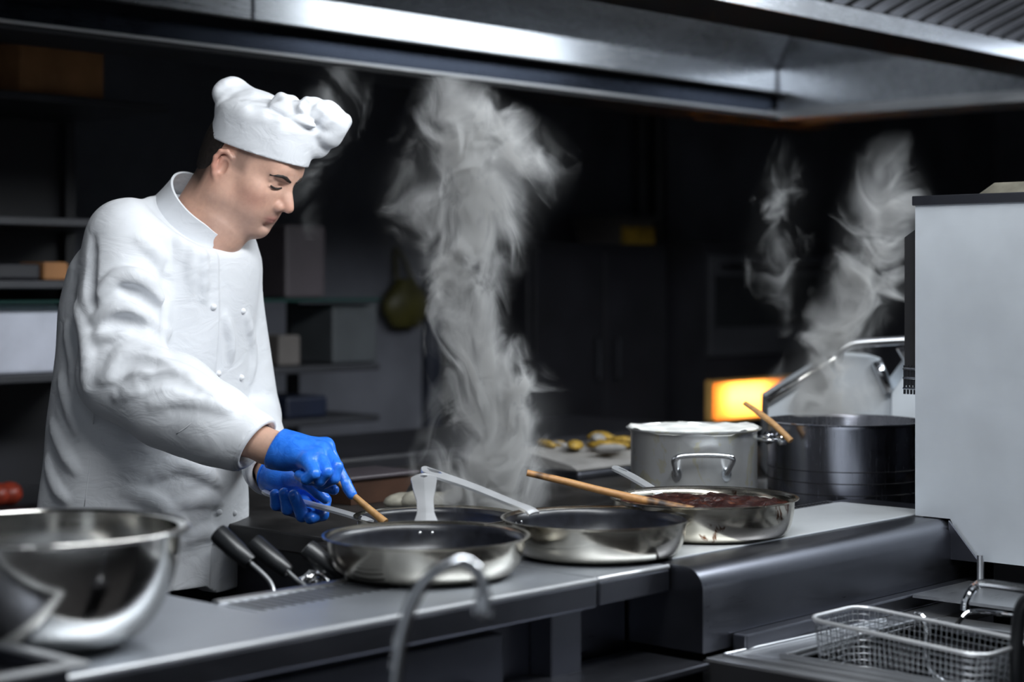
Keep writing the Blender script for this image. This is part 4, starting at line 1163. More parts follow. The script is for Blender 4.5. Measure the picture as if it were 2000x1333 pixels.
# ---- hidden body under the clothes and the bare wrists, joined with the head into one figure
bd = Field((-1.02, 2.70, 0.05), (-.33, 3.62, 1.45), 0.011)
hipc = fr(280, 1100, 3.24)
bd.cone(hipc, fr(320, 640, 3.22), .09, .09, .05); bd.cone(fr(320, 640, 3.22), fr(385, 460, 3.18), .09, .06, .05)
RS, RE, RW = fr(246, 466, 3.06), fr(238, 735, 3.0), fr(520, 872, 2.915)
LS, LE, LW = fr(447, 515, 3.29), fr(488, 815, 3.33), fr(532, 930, 3.055)
bd.chain([RS, RE], [.048, .042], .02); bd.chain([LS, LE], [.048, .042], .02)
FR_, FL_ = np.array((-.74, 3.16, .06)), np.array((-.60, 3.36, .06))
for ft in (FR_, FL_):
    hp = np.array((ft[0] * .6 + hipc[0] * .4, ft[1] * .6 + hipc[1] * .4, .85))
    bd.chain([hp, np.array((ft[0] + .02, ft[1] - .01, .48)), ft + np.array((0, 0, .04))], [.085, .06, .045], .03)
bv, bq = bd.mesh()
wr = Field((-.62, 2.84, .90), (-.34, 3.3, 1.12), 0.0025)
wr.chain([RE + (RW - RE) * .62, RE + (RW - RE) * .86, RW, fr(545, 879, 2.906)], [.036, .031, .0275, .0275], .01)
wr.chain([LE + (LW - LE) * .45, LW, fr(538, 932, 3.048)], [.033, .0255, .024], .01)
wv, wq = wr.mesh()
allv = np.concatenate([hv, bv, wv]); allq = np.concatenate([hq, bq + len(hv), wq + len(hv) + len(bv)])
person = mk('person', (room(allv), allq), 'skin', smooth=True, loc=base)
tag(person, 'cook in white jacket and hat with blue gloves, looking down and stirring a pan', 'person')
ca_ = person.data.color_attributes.new('Col', 'FLOAT_COLOR', 'POINT')
cc_ = np.concatenate([colr, np.tile(np.array((.62, .39, .29)), (len(bv) + len(wv), 1))])
ca_.data.foreach_set('color', np.concatenate([cc_, np.ones((len(cc_), 1))], 1).astype(np.float32).ravel())

# ---- hair, brows, lashes
hr = Field(HO - np.array((.17, .12, .15)), HO + np.array((.08, .12, .12)), 0.0026)
hr.ell(H(.000, 0, .040), np.array((.0925, .0775, .088)) * HS, HAX, 0)
hr.cone(H(-.026, 0, -.02), H(-.038, 0, -.055), .058 * HS, .050 * HS, .03)
x, y, z = hr.pts((slice(None),) * 3)
lx = ((x - HO[0]) * hF[0] + (y - HO[1]) * hF[1] + (z - HO[2]) * hF[2]) / HS
ly = ((x - HO[0]) * hL[0] + (y - HO[1]) * hL[1] + (z - HO[2]) * hL[2]) / HS
lz = ((x - HO[0]) * hU[0] + (y - HO[1]) * hU[1] + (z - HO[2]) * hU[2]) / HS
hr.f = np.maximum(hr.f, (np.maximum(np.maximum(lx + .026 - .2 * np.maximum(lz, 0), -(lz + .045 + lx * .25)), lz - .10) * HS).astype(np.float32))
vv, qq = hr.mesh()
mk('hair', (room(vv), qq), 'hair_dark', person, smooth=True)
def onface(P, lift=0.0015):                     # drop local face points onto the head surface along -forward
    out = []
    for p in P:
        t = .14
        while t > .03 and hd.val(H(t, p[1], p[2])) > 0: t -= .0008
        out.append(H(t + lift, p[1], p[2]))
    return out
for s in (-1, 1):
    P = onface([(0, s * .010, .0265), (0, s * .018, .0290), (0, s * .028, .0325), (0, s * .038, .0340), (0, s * .047, .032), (0, s * .054, .028)], -0.0006)
    mk('eyebrow', tube([tuple(q) for q in room(np.array(P))], [.0022, .0034, .0037, .0033, .0025, .0012], 8, 1.0), 'hair_dark', person, smooth=True)
    P = onface([(0, s * .017, .0105), (0, s * .025, .0072), (0, s * .033, .0062), (0, s * .040, .0075), (0, s * .046, .0098)], 0.0018)
    mk('eyelashes', tube([tuple(q) for q in room(np.array(P))], [.0012, .0020, .0023, .0022, .0014], 6), 'hair_dark', person, smooth=True)

# ---- jacket
jk = Field((-.98, 2.82, .735), (-.36, 3.52, 1.49), 0.0042)
x, y, z = jk.pts((slice(None),) * 3)
zt_ = [0.70, 0.76, 0.95, 1.10, 1.26, 1.34, 1.39, 1.43, 1.465, 1.50]
cr = np.interp(jk.ax[2], zt_, [-.670, -.667, -.656, -.640, -.624, -.610, -.596, -.580, -.566, -.56])
cd = np.interp(jk.ax[2], zt_, [3.235, 3.235, 3.225, 3.21, 3.20, 3.185, 3.175, 3.17, 3.165, 3.165])
aa = np.interp(jk.ax[2], zt_, [.218, .214, .203, .194, .196, .190, .160, .105, .060, .03])
bb = np.interp(jk.ax[2], zt_, [.172, .168, .158, .150, .150, .138, .115, .085, .055, .03])
ker = np.ones(9) / 9
def sm(v): return np.convolve(np.pad(v, 4, mode='edge'), ker, 'valid').astype(np.float32)
cr, cd, aa, bb = sm(cr), sm(cd), sm(aa), sm(bb)
u = (x - cr) * S_[0] + (y - cd) * S_[1]
v = (x - cr) * F_[0] + (y - cd) * F_[1]
th = np.arctan2(v / bb, u / aa)
rho = np.sqrt((u / aa) ** 2 + (v / bb) ** 2)
rng_ = np.random.RandomState(3)
body = (rho - 1) * np.minimum(aa, bb)
# hanging folds of the skirt of the jacket, stronger towards the hem
hem = np.clip((1.15 - z) / .4, 0, 1)
body -= hem * .0055 * np.sin(9 * th + 3.0 * np.sin(3.1 * z) + 1.0) * (0.5 + .5 * np.sin(2 * th + 1))
body -= .0028 * np.sin(21 * z + 5 * th + 2 * np.sin(3 * th)) * np.sin(3 * th + 9 * z)
# overlapping front flap: everything on his left of the closing edge lies one cloth thickness higher
u0 = np.interp(jk.ax[2], [.74, 1.0, 1.2, 1.40], [.012, .010, .004, -.008]).astype(np.float32)
body += np.where(v > 0, np.clip((u - u0) / .005, 0, 1) * .007, 0)
jk.f = body.astype(np.float32)
# shoulders, sleeves
TR = fr(352, 424, 3.135)
jk.cone(RS, TR, .060, .050, .03)
jk.cone(LS, fr(425, 445, 3.2), .050, .045, .03)
RM = fr(240, 600, 3.03)
jk.chain([RS, RM, RE], [.066, .072, .073], .022)
RCF = fr(486, 861, 2.922)
dR = n3(*(RCF - RE)); dL = n3(*(LW - LE))
jk.chain([RE, RE + (RCF - RE) * .4, RE + (RCF - RE) * .75, RCF, RCF + dR * .05], [.073, .079, .064, .0490, .0465], .014)
jk.cone(RE + (RCF - RE) * .55 + np.array((0, 0, -.03)), RE + (RCF - RE) * .86 + np.array((0, -.005, -.022)), .045, .036, .02)
LCF = LE + (LW - LE) * .86
jk.chain([LS, LE], [.052, .056], .02)
jk.chain([LE, LCF, LCF + dL * .045], [.054, .043, .041], .015)
# pressed and crumpled folds, laid where the cloth bunches up
def fold(P, r=.008, dep=.35, k=.016, mode='u'):
    pts = []
    for px, py in P:
        d = jk.hit(px, py)
        if d is None: continue
        pts.append(fr(px, py, d + r * (dep if mode == 'u' else -.2)))
    if len(pts) < 2: return
    C = spline(pts, 3)
    n = len(C)
    R = [r * (.35 + .65 * math.sin(math.pi * (i + .5) / n)) for i in range(n)]
    jk.chain(C, R, k, mode)
for P, r in (
    ([(232, 535), (268, 548), (300, 572), (322, 600)], .008), ([(196, 575), (226, 548), (262, 540), (300, 552)], .009),
    ([(188, 625), (232, 606), (280, 618), (326, 650)], .010), ([(178, 668), (216, 652), (270, 660), (318, 690)], .009),
    ([(222, 712), (246, 690), (284, 684), (322, 702)], .011), ([(206, 742), (240, 720), (290, 712), (330, 722)], .011),
    ([(256, 735), (300, 722), (350, 728), (400, 748)], .010), ([(230, 775), (290, 752), (350, 752), (420, 780)], .009),
    ([(300, 790), (350, 780), (410, 790), (450, 806)], .007), ([(270, 470), (300, 492), (322, 530)], .008),
    ([(360, 392), (371, 440), (375, 500), (372, 560)], .007), ([(345, 400), (352, 450), (350, 500)], .006), ([(388, 440), (395, 500), (397, 580)], .005),
    ([(150, 600), (165, 640), (172, 700), (170, 760)], .008), ([(132, 640), (146, 700), (150, 780)], .007), ([(120, 740), (140, 800), (160, 850)], .007),
    ([(104, 830), (126, 880), (150, 920)], .007), ([(94, 900), (112, 950), (130, 975)], .006),
    ([(300, 930), (350, 905), (400, 925), (425, 950)], .010), ([(350, 985), (395, 975), (428, 985)], .008), ([(250, 960), (310, 985), (360, 1035)], .009),
    ([(355, 1060), (400, 1040), (425, 1060)], .007), ([(440, 620), (448, 660), (450, 700)], .004), ([(480, 620), (490, 680), (488, 740)], .006)):
    fold(P, r)
for P, r in (([(240, 565), (280, 585), (318, 622)], .006), ([(205, 640), (250, 630), (310, 668)], .007), ([(225, 730), (262, 704), (318, 712)], .007),
             ([(180, 470), (176, 540), (182, 600)], .005), ([(330, 520), (332, 600), (328, 680)], .008), ([(260, 760), (330, 740), (400, 766)], .006)):
    fold(P, r, mode='s')
# openings: cuffs, neck, hem
dR = n3(*(RCF - RE)); dL = n3(*(LW - LE))
def cut_local(p, n, rad):
    p = np.array(p); s = jk.sub(p - rad, p + rad)
    xx, yy, zz_ = jk.pts(s)
    pl_ = (xx - p[0]) * n[0] + (yy - p[1]) * n[1] + (zz_ - p[2]) * n[2]
    jk.f[s] = np.maximum(jk.f[s], pl_.astype(np.float32))
e3 = n3(*(F_ * .65 + Z_ * .76))
CC = fr(399, 399, 3.152)
s = jk.sub(CC - .17, CC + .17)
xx, yy, zz_ = jk.pts(s)
e1 = n3(*(F_ * .76 - Z_ * .65))
q1 = (xx - CC[0]) * e1[0] + (yy - CC[1]) * e1[1] + (zz_ - CC[2]) * e1[2]
q2 = (xx - CC[0]) * S_[0] + (yy - CC[1]) * S_[1]
q3 = (xx - CC[0]) * e3[0] + (yy - CC[1]) * e3[1] + (zz_ - CC[2]) * e3[2]
lim = -.034 + .55 * np.maximum(np.sqrt(q1 ** 2 + q2 ** 2) - .082, 0)
b_ = (q3 - lim) * .85
kk = .015
h_ = np.clip(.5 - .5 * (jk.f[s] - b_) / kk, 0, 1)
jk.f[s] = (jk.f[s] * (1 - h_) + b_ * h_ + kk * h_ * (1 - h_)).astype(np.float32)
cut_local(RCF + dR * .012, n3(*(dR + np.array((0, 0, -.20)))), .075)
cut_local(LCF + dL * .026, n3(*dL), .058)
jk.cone(RCF - dR * .03, RCF + dR * .08, .036, .039, .002, 's')
jk.cone(LCF - dL * .03, LCF + dL * .08, .031, .034, .002, 's')
jk.cone(H(-.02, 0, -.05), NB + np.array((0, 0, -.02)), .058, .064, .004, 's')
x, y, z = jk.pts((slice(None),) * 3)
hemz = .772 - .018 * np.clip((u - .0) / .04, 0, 1) * np.clip(v / .05, 0, 1)
jk.f = np.maximum(jk.f, (hemz - z).astype(np.float32))
jv, jq = jk.mesh()
jac = mk('chef_jacket', (room(jv), jq), 'jacket_cloth', person, smooth=True)
jac['label'] = 'white double-breasted jacket'

# collar band
CC = fr(399, 399, 3.152)
e1 = n3(*(F_ * .76 - Z_ * .65)); e3 = n3(*(F_ * .65 + Z_ * .76)); e2 = S_
V, Fs = [], []
NA = 80; rows = 7
for i in range(NA + 1):
    a = math.radians(14) + math.radians(332) * i / NA        # gap at the front
    for j in range(rows):
        t = j / (rows - 1)
        k = 1 + .17 * (1 - t) ** 1.4
        lift = -.046 * (1 - t) + (.006 * (1 - math.cos(a)) * t)
        lift -= .008 * (math.exp(-((i) / 4) ** 2) + math.exp(-((NA - i) / 4) ** 2)) * t
        for th_ in (0, .0042):
            p = CC + e1 * math.cos(a) * (.073 * k + th_) + e2 * math.sin(a) * (.060 * k + th_) + e3 * lift
            V.append(p)
def ci(i, j, o): return (i * rows + j) * 2 + o
for i in range(NA):
    for j in range(rows - 1):
        Fs.append((ci(i, j, 1), ci(i + 1, j, 1), ci(i + 1, j + 1, 1), ci(i, j + 1, 1)))
        Fs.append((ci(i, j, 0), ci(i, j + 1, 0), ci(i + 1, j + 1, 0), ci(i + 1, j, 0)))
    Fs.append((ci(i, rows - 1, 0), ci(i, rows - 1, 1), ci(i + 1, rows - 1, 1), ci(i + 1, rows - 1, 0)))
for i in (0, NA):
    for j in range(rows - 1): Fs.append((ci(i, j, 0), ci(i, j, 1), ci(i, j + 1, 1), ci(i, j + 1, 0)))
mk('collar', (room(np.array(V)), Fs), 'jacket_cloth', jac, smooth=True, sharp=50)
# knot buttons, stitched seams
for px, py in ((414, 484), (417, 600), (426, 730), (428, 1001), (474, 608), (471, 738), (457, 1003), (458, 480)):
    d = jk.hit(px, py)
    if d is None: continue
    p = fr(px, py, d - .001)
    mk('knot_button', sphere(room(p[None])[0], .0062, 14, (1, 1, .9)), 'button_white', jac, smooth=True)
def seam(P, r=.0012, lift=.0002):
    pts = []
    for px, py in P:
        d = jk.hit(px, py)
        if d is not None: pts.append(fr(px, py, d - lift))
    if len(pts) > 2: mk('seam', tube([tuple(q) for q in room(np.array(spline(pts, 4)))], r, 6), 'jacket_cloth', jac, smooth=True)
seam([(190, 760), (182, 830), (176, 900), (165, 990)])
seam([(400, 790), (385, 812), (368, 832), (345, 848)])

# stitched hem at the end of each sleeve
def cuff_hem(p, ax_, nrm, rad):
    nrm = n3(*nrm); ax_ = n3(*ax_)
    a_ = n3(*np.cross(ax_, Z_)); b_ = np.cross(ax_, a_)
    P = []
    for q in np.linspace(0, 2 * math.pi * 1.02, 62):
        w_ = (a_ * math.cos(q) + b_ * math.sin(q)) * rad
        P.append(p + w_ - ax_ * float(w_ @ nrm) / float(ax_ @ nrm))       # slide along the sleeve onto the slanted opening
    mk('cuff_hem', tube([tuple(q) for q in room(np.array(P))], .0058, 10, cap=False), 'jacket_cloth', jac, smooth=True)
cuff_hem(RCF + dR * .011, dR, dR + np.array((0, 0, -.20)), .0445)
cuff_hem(LCF + dL * .025, dL, dL, .0378)

# ---- trousers and shoes
tz = Field((-1.02, 2.86, 0.05), (-.40, 3.60, .84), 0.010)
tz.ell(np.array((-.668, 3.24, .77)), (.165, .125, .09), np.stack([S_, F_, Z_]), 0)
for ft in (FR_, FL_):
    hp = np.array((ft[0] * .6 + hipc[0] * .4, ft[1] * .6 + hipc[1] * .4, .78))
    tz.chain([hp, np.array((ft[0] + .02, ft[1] - .01, .48)), ft + np.array((0, 0, .03))], [.100, .080, .070], .04)
vv, qq = tz.mesh()
mk('trousers', (room(vv), qq), 'trouser_dark', person, smooth=True)
for ft in (FR_, FL_):
    s_ = Field(ft - np.array((.2, .25, .08)), ft + np.array((.25, .2, .09)), .006)
    f0 = np.array((ft[0], ft[1], .042))
    s_.chain([f0 - F_ * .05, f0 + F_ * .06, f0 + F_ * .17], [.040, .042, .036], .03)
    s_.cone(f0 - F_ * .03, f0 - F_ * .03 + Z_ * .06, .045, .043, .02)
    s_.cut(np.array((0, 0, .002)), np.array((0, 0, -1.0)))
    vv, qq = s_.mesh()
    mk('shoe', (room(vv), qq), 'shoe_black', person, smooth=True)

# ---- hat
ht = Field(HO + np.array((-.15, -.14, -.02)), HO + np.array((.22, .15, .20)), 0.0023)
tb = math.radians(8)
tF = math.cos(tb) * hF + math.sin(tb) * hU; tU = math.cos(tb) * hU - math.sin(tb) * hF
TAX = np.stack([tF, hL, tU])
HB = H(.016, 0, .048)
x, y, z = ht.pts((slice(None),) * 3)
qx = (x - HB[0]) * tF[0] + (y - HB[1]) * tF[1] + (z - HB[2]) * tF[2]
qy = (x - HB[0]) * hL[0] + (y - HB[1]) * hL[1] + (z - HB[2]) * hL[2]
qz = (x - HB[0]) * tU[0] + (y - HB[1]) * tU[1] + (z - HB[2]) * tU[2]
A = .0945 + .03 * np.clip(qz, 0, .12); B = .079 + .06 * np.clip(qz, 0, .12)
rr = (np.sqrt((qx / A) ** 2 + (qy / B) ** 2) - 1) * .085
wob = .0016 * np.sin(70 * qx + 25 * qz) * np.sin(40 * qy + 3) * np.clip(qz / .03, 0, 1)
top_ = qz - (.074 + .05 * qx) + .004 * np.sin(45 * qx + 2) * np.sin(38 * qy)
a_ = rr + wob
kk = .022
h_ = np.clip(.5 - .5 * (a_ - top_) / kk, 0, 1)
ht.f = np.maximum(a_ * (1 - h_) + top_ * h_ + kk * h_ * (1 - h_), -qz).astype(np.float32)
def lump(px, py, d, r, k=.010, ax=None): ht.ell(fr(px, py, d), r, TAX if ax is None else ax, k)
lump(520, 222, 3.17, (.070, .070, .022), .012)
lump(505, 205, 3.19, (.060, .058, .026), .008)
lump(458, 205, 3.20, (.022, .050, .038), .014)
lump(446, 184, 3.20, (.022, .044, .026), .008)
lump(458, 168, 3.20, (.018, .040, .016), .008)
lump(478, 186, 3.205, (.024, .046, .016), .010)
lump(561, 206, 3.14, (.027, .036, .020), .005)
lump(552, 214, 3.115, (.028, .020, .014), .004)
lump(590, 216, 3.12, (.022, .022, .018), .003)
lump(610, 213, 3.14, (.019, .050, .022), .003)
lump(634, 224, 3.15, (.021, .052, .024), .003)
lump(654, 242, 3.16, (.019, .050, .026), .004)
lump(640, 262, 3.165, (.024, .045, .026), .006)
lump(622, 284, 3.165, (.014, .042, .024), .008)
lump(585, 236, 3.11, (.034, .022, .010), .004)
# pleats pressed into the puffs, inside of the band hollowed out
for a_, b_ in (((600, 196, 3.10), (604, 232, 3.08)), ((628, 206, 3.09), (622, 244, 3.09)), ((650, 224, 3.10), (640, 258, 3.10)), ((572, 222, 3.07), (630, 250, 3.08)), ((540, 218, 3.07), (590, 240, 3.07))):
    ht.cone(fr(*a_), fr(*b_), .004, .004, .007, 's')
cr_ = np.clip((qz - .05) / .03, 0, 1) * np.clip((qx + .03) / .05, .25, 1)
ht.f += (cr_ * (.0024 * np.sin(75 * qx + 40 * qy + 3 * np.sin(60 * qz)) * np.sin(50 * qz + 30 * qy) + .0014 * np.sin(150 * qx - 70 * qz + 2 * np.sin(90 * qy)))).astype(np.float32)
ht.ell(H(.004, 0, .045), np.array((.0905, .0765, .089)) * HS * 1.0, HAX, .0, 's')
vv, qq = ht.mesh()
hat = mk('chef_hat', (room(vv), qq), 'jacket_cloth', person, smooth=True)
hat['label'] = 'white cloth hat with puffed top'

# ---- gloves
def hand(name, wrist, palm, fingers, thumb, cuffdir, lo, hi):
    g = Field(lo, hi, 0.0017)
    g.chain(wrist, [.0305, .0315, .030], .01)
    for (p, ra), (q, rb) in palm: g.cone(p, q, ra, rb, .014)
    fld = []
    for fg, r in fingers: fld.append((fg, r))
    for fg, r in fld + [thumb]:
        t = Field(lo, hi, 0.0017)
        t.chain(fg, r, .002)
        # fingers melt into the palm at the root and stay apart from one another further out
        a = np.array(fg[0]); xx, yy, zz_ = t.pts((slice(None),) * 3)
        dist = np.sqrt((xx - a[0]) ** 2 + (yy - a[1]) ** 2 + (zz_ - a[2]) ** 2)
        k = np.clip(.014 - dist * .35, .0022, .014).astype(np.float32)
        h = np.clip(.5 + .5 * (g.f - t.f) / k, 0, 1)
        g.f = g.f * (1 - h) + t.f * h - k * h * (1 - h)
    p, n_ = cuffdir
    g.cut(p, n_)
    vv, qq = g.mesh()
    return mk(name, (room(vv), qq), 'blue_nitrile', person, smooth=True), g
r = fr
iM, mM, rM, pM = r(636, 872, 2.915), r(629, 880, 2.892), r(616, 890, 2.870), r(600, 900, 2.852)
W0 = r(548, 880, 2.905)
gr, gf = hand('glove', [r(515, 872, 2.915), r(540, 878, 2.907), r(566, 882, 2.90)],
    [((r(556, 874, 2.91), .024), (iM, .0135)), ((r(556, 878, 2.90), .024), (mM, .0135)), ((r(556, 882, 2.895), .024), (rM, .0135)), ((r(560, 888, 2.89), .022), (pM, .013))],
    [([iM, r(657, 914, 2.902), r(674, 944, 2.892), r(687, 966, 2.886)], [.0128, .0112, .0100, .0086]),
     ([mM, r(656, 912, 2.866), r(651, 934, 2.862), r(632, 945, 2.878)], [.0130, .0118, .0108, .0092]),
     ([rM, r(637, 922, 2.842), r(624, 938, 2.846), r(605, 938, 2.866)], [.0126, .0114, .0104, .0090]),
     ([pM, r(613, 926, 2.826), r(598, 936, 2.832), r(584, 929, 2.852)], [.0118, .0102, .0094, .0082])],
    ([r(570, 896, 2.93), r(602, 926, 2.945), r(630, 948, 2.925), r(652, 957, 2.912)], [.016, .0125, .0108, .0088]),
    (r(537, 876, 2.907), n3(*(r(520, 868, 2.91) - r(552, 884, 2.905)))), (-.455, 2.78, .90), (-.235, 3.0, 1.075))
gr['label'] = 'blue glove on the hand with the wooden spatula'
iM, mM, rM, pM = r(603, 950, 3.035), r(588, 955, 3.05), r(570, 960, 3.06), r(553, 962, 3.065)
gl_, gf2 = hand('glove', [r(524, 926, 3.065), r(540, 932, 3.05), r(556, 938, 3.035)],
    [((r(553, 934, 3.04), .024), (iM, .0140)), ((r(553, 938, 3.045), .023), (mM, .0135)), ((r(550, 940, 3.05), .022), (rM, .013)), ((r(548, 944, 3.05), .020), (pM, .0125)), ((r(552, 930, 3.03), .022), (r(585, 938, 3.0), .015))],
    [([iM, r(634, 978, 3.02), r(630, 1006, 2.985), r(606, 1013, 2.955)], [.013, .0115, .0105, .0098]),
     ([mM, r(608, 1006, 3.015), r(591, 1006, 2.965), r(574, 968, 2.955)], [.013, .0120, .0122, .0098]),
     ([rM, r(582, 1000, 3.03), r(562, 994, 2.972), r(555, 964, 2.965)], [.0125, .0115, .0112, .0094]),
     ([pM, r(560, 990, 3.035), r(540, 986, 2.985), r(537, 966, 2.978)], [.0120, .0105, .0104, .0088])],
    ([r(572, 934, 3.01), r(603, 944, 2.968), r(622, 962, 2.956), r(636, 975, 2.952)], [.0165, .0128, .0112, .0088]),
    (r(531, 927, 3.055), n3(*(r(515, 920, 3.07) - r(548, 936, 3.04)))), (-.445, 2.90, .86), (-.28, 3.12, 1.03))
gl_['label'] = 'blue glove on the hand gripping the pan handle'
# rolled glove beads
def bead(g, c, n_, rad):
    n_ = n3(*n_); a_ = n3(*np.cross(n_, Z_)); b_ = np.cross(n_, a_)
    P = [c + (a_ * math.cos(q) + b_ * math.sin(q)) * rad for q in np.linspace(0, 2 * math.pi + .1, 46)]
    return tube([tuple(q) for q in room(np.array(P))], .0016, 6, cap=False)
mk('rolled_edge', bead(gf, r(537, 876, 2.907), r(520, 868, 2.91) - r(552, 884, 2.905), .0318), 'blue_nitrile', gr, smooth=True)
mk('rolled_edge', bead(gf2, r(531, 927, 3.055), r(515, 920, 3.07) - r(548, 936, 3.04), .0312), 'blue_nitrile', gl_, smooth=True)
spoon('wooden_spatula', 'wooden spatula in the gloved hand, dipping into the saute pan', [(606, 897, 2.875), (640, 926, 2.885), (675, 955, 2.89), (708, 984, 2.88), (738, 1009, 2.87), (752, 1022, 2.865)], [.0062, .0068, .0070, .0075, .008, .010], 'wood')

# ------------------------------------------------------------------ steam
def steam_mat(name, H_, path, radius, dens, scale, thr, dens_z, seed, col=(.95, .965, .985), haze=2.2):
    m = bpy.data.materials.new(name); m.use_nodes = True
    nt = m.node_tree; nt.nodes.clear()
    N = nt.nodes.new; L = nt.links.new
    out = N('ShaderNodeOutputMaterial'); vs = N('ShaderNodeVolumeScatter')
    vs.inputs['Color'].default_value = (*col, 1); vs.inputs['Anisotropy'].default_value = -0.15
    L(vs.outputs[0], out.inputs['Volume'])
    tc = N('ShaderNodeTexCoord'); sep = N('ShaderNodeSeparateXYZ'); L(tc.outputs['Object'], sep.inputs[0])
    def math_(op, a, b=None, c=None):
        n = N('ShaderNodeMath'); n.operation = op
        for i, q in enumerate((a, b, c)):
            if q is None: continue
            if isinstance(q, (int, float)): n.inputs[i].default_value = q
            else: L(q, n.inputs[i])
        return n.outputs[0]
    zn = math_('DIVIDE', sep.outputs['Z'], H_)
    def curve(pts, lo, hi):
        fc = N('ShaderNodeFloatCurve'); cv = fc.mapping.curves[0]
        P = [(p, (q - lo) / (hi - lo)) for p, q in pts]
        cv.points[0].location = P[0]; cv.points[1].location = P[-1]
        for p in P[1:-1]: cv.points.new(*p)
        fc.mapping.update()
        L(zn, fc.inputs['Value'])
        return math_('MULTIPLY_ADD', fc.outputs[0], hi - lo, lo)
    cx = curve(path, -.5, .5); R = curve(radius, 0, .5); dz = curve(dens_z, 0, 2)
    # slow warp of the plume
    mp = N('ShaderNodeMapping'); mp.inputs['Location'].default_value = (seed, seed * 1.7, seed * .6); mp.inputs['Scale'].default_value = (1, 1, .75)
    L(tc.outputs['Object'], mp.inputs[0])
    w = N('ShaderNodeTexNoise'); w.inputs['Scale'].default_value = scale * .45; w.inputs['Detail'].default_value = 1
    L(mp.outputs[0], w.inputs['Vector'])
    vm = N('ShaderNodeVectorMath'); vm.operation = 'MULTIPLY_ADD'
    L(w.outputs['Color'], vm.inputs[0]); vm.inputs[1].default_value = (.30, .30, .30)
    L(mp.outputs[0], vm.inputs[2])
    n1 = N('ShaderNodeTexNoise'); n1.inputs['Scale'].default_value = scale; n1.inputs['Detail'].default_value = 6; n1.inputs['Roughness'].default_value = .62
    n1.inputs['Distortion'].default_value = .6
    L(vm.outputs[0], n1.inputs['Vector'])
    dx = math_('SUBTRACT', sep.outputs['X'], cx)
    wx = math_('MULTIPLY', math_('SUBTRACT', w.outputs[0], .5), .10)
    dx = math_('ADD', dx, wx)
    dist = math_('SQRT', math_('ADD', math_('MULTIPLY', dx, dx), math_('MULTIPLY', math_('MULTIPLY', sep.outputs['Y'], sep.outputs['Y']), 1.8)))
    fall = math_('SUBTRACT', 1.0, math_('DIVIDE', dist, R))
    fall = math_('MAXIMUM', fall, 0.0)
    s = math_('ADD', n1.outputs[0], math_('MULTIPLY', math_('SUBTRACT', fall, .5), .30))
    s = math_('MAXIMUM', math_('SUBTRACT', s, thr), 0.0)
    s = math_('MULTIPLY', s, math_('MINIMUM', math_('MULTIPLY', fall, 3.0), 1.0))
    s = math_('MULTIPLY', math_('POWER', s, 1.6), dens)
    s = math_('ADD', s, math_('MULTIPLY', math_('MULTIPLY', fall, fall), haze))
    s = math_('MULTIPLY', s, dz)
    L(s, vs.inputs['Density'])
    m.cycles.volume_step_rate = 0.35
    return m
def steam(label, base_pt, H_, wid, dep, path, radius, dens, scale, thr, dens_z, seed, **kw):
    m = steam_mat('steam_%d' % int(seed * 10), H_, path, radius, dens, scale, thr, dens_z, seed, **kw)
    # envelope: a lumpy sleeve that follows the plume
    V, Fs = [], []
    rows, seg = 24, 20
    zp = np.linspace(0, 1, rows)
    cxs = np.interp(zp, [p for p, _ in path], [q for _, q in path]); rs = np.interp(zp, [p for p, _ in radius], [q for _, q in radius])
    for i in range(rows):
        for j in range(seg):
            a = 2 * math.pi * j / seg
            V.append((cxs[i] + math.cos(a) * (rs[i] * 1.02 + .05), math.sin(a) * (rs[i] * .76 + .01), zp[i] * H_))
    for i in range(rows - 1):
        for j in range(seg):
            k = (j + 1) % seg
            Fs.append((i * seg + j, i * seg + k, (i + 1) * seg + k, (i + 1) * seg + j))
    Fs.append(tuple(range(seg - 1, -1, -1))); Fs.append(tuple((rows - 1) * seg + j for j in range(seg)))
    me = bpy.data.meshes.new('steam_plume'); me.from_pydata(V, [], Fs); me.materials.append(m)
    o = bpy.data.objects.new('steam_plume', me); SC.collection.objects.link(o)
    o.location = base_pt; o.rotation_euler = (0, 0, cam.rotation_euler.z)
    return tag(o, label, 'steam', kind='stuff')
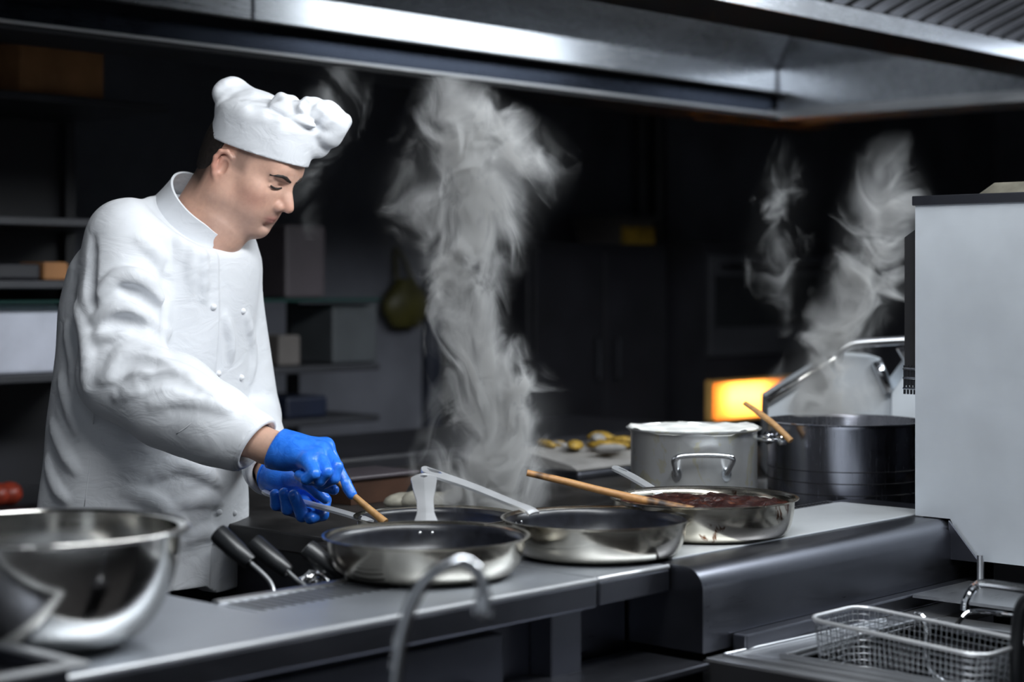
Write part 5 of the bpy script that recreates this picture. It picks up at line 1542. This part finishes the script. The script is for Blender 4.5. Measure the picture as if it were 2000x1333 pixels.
def prow(rows, d, base, H_):
    """rows: (px, py, half width px) along the plume -> path and radius over normalised height."""
    b = base
    pth, rad = [], []
    br = b.x * SA - b.y * CA
    for px, py, hw in rows:
        z = ZC - (py - HY) / F * d
        t = (z - b.z) / H_
        pth.append((t, (px - 1000) / F * d - br)); rad.append((t, hw / F * d))
    return pth, rad
d = 3.12
b0 = at(930, 1010, d)
Ht = at(900, 150, d).z - b0.z
pth, rad = prow([(940, 1010, 130), (945, 950, 170), (945, 860, 165), (955, 780, 160), (935, 690, 145), (905, 610, 120), (890, 520, 150), (900, 430, 190), (930, 340, 215), (935, 260, 190), (900, 190, 120), (870, 150, 75)], d, b0, Ht)
steam('tall white steam plume rising behind the frying pans', b0, Ht, 0, 0, pth, rad, 440, 15, .465, [(0, .9), (.08, 1.6), (.2, 1.8), (.4, 1.1), (.6, 1.0), (.8, 1.0), (.93, .8), (1, .3)], 2.3)
d = 3.62
b0 = at(1610, 810, d)
Ht = at(1720, 250, d).z - b0.z
pth, rad = prow([(1620, 810, 150), (1610, 750, 140), (1625, 690, 120), (1660, 610, 100), (1690, 520, 95), (1715, 430, 100), (1730, 360, 90), (1740, 290, 70), (1745, 250, 40)], d, b0, Ht)
steam('steam cloud rising from the large dark pot', b0, Ht, 0, 0, pth, rad, 380, 15, .46, [(0, 1.1), (.15, 1.2), (.4, 1.1), (.6, 1.0), (.75, .6), (.9, .15), (1, .0)], 5.1)
d = 3.7
b0 = at(1560, 660, d)
Ht = at(1560, 260, d).z - b0.z
pth, rad = prow([(1540, 660, 40), (1530, 560, 80), (1520, 450, 90), (1530, 350, 80), (1540, 260, 40)], d, b0, Ht)
steam('thin stray wisp of steam left of the large pot', b0, Ht, 0, 0, pth, rad, 200, 15, .53, [(0, .4), (.4, 1.0), (.8, .6), (1, .0)], 7.7, haze=.35)
d = 3.4
b0 = at(620, 470, d)
Ht = at(640, 130, d).z - b0.z
pth, rad = prow([(605, 470, 40), (600, 420, 50), (610, 320, 70), (650, 220, 90), (670, 130, 60)], d, b0, Ht)
steam('faint steam drifting behind the white hat', b0, Ht, 0, 0, pth, rad, 160, 13, .50, [(0, .4), (.4, .8), (.8, 1.0), (1, .2)], 9.2, haze=.5)
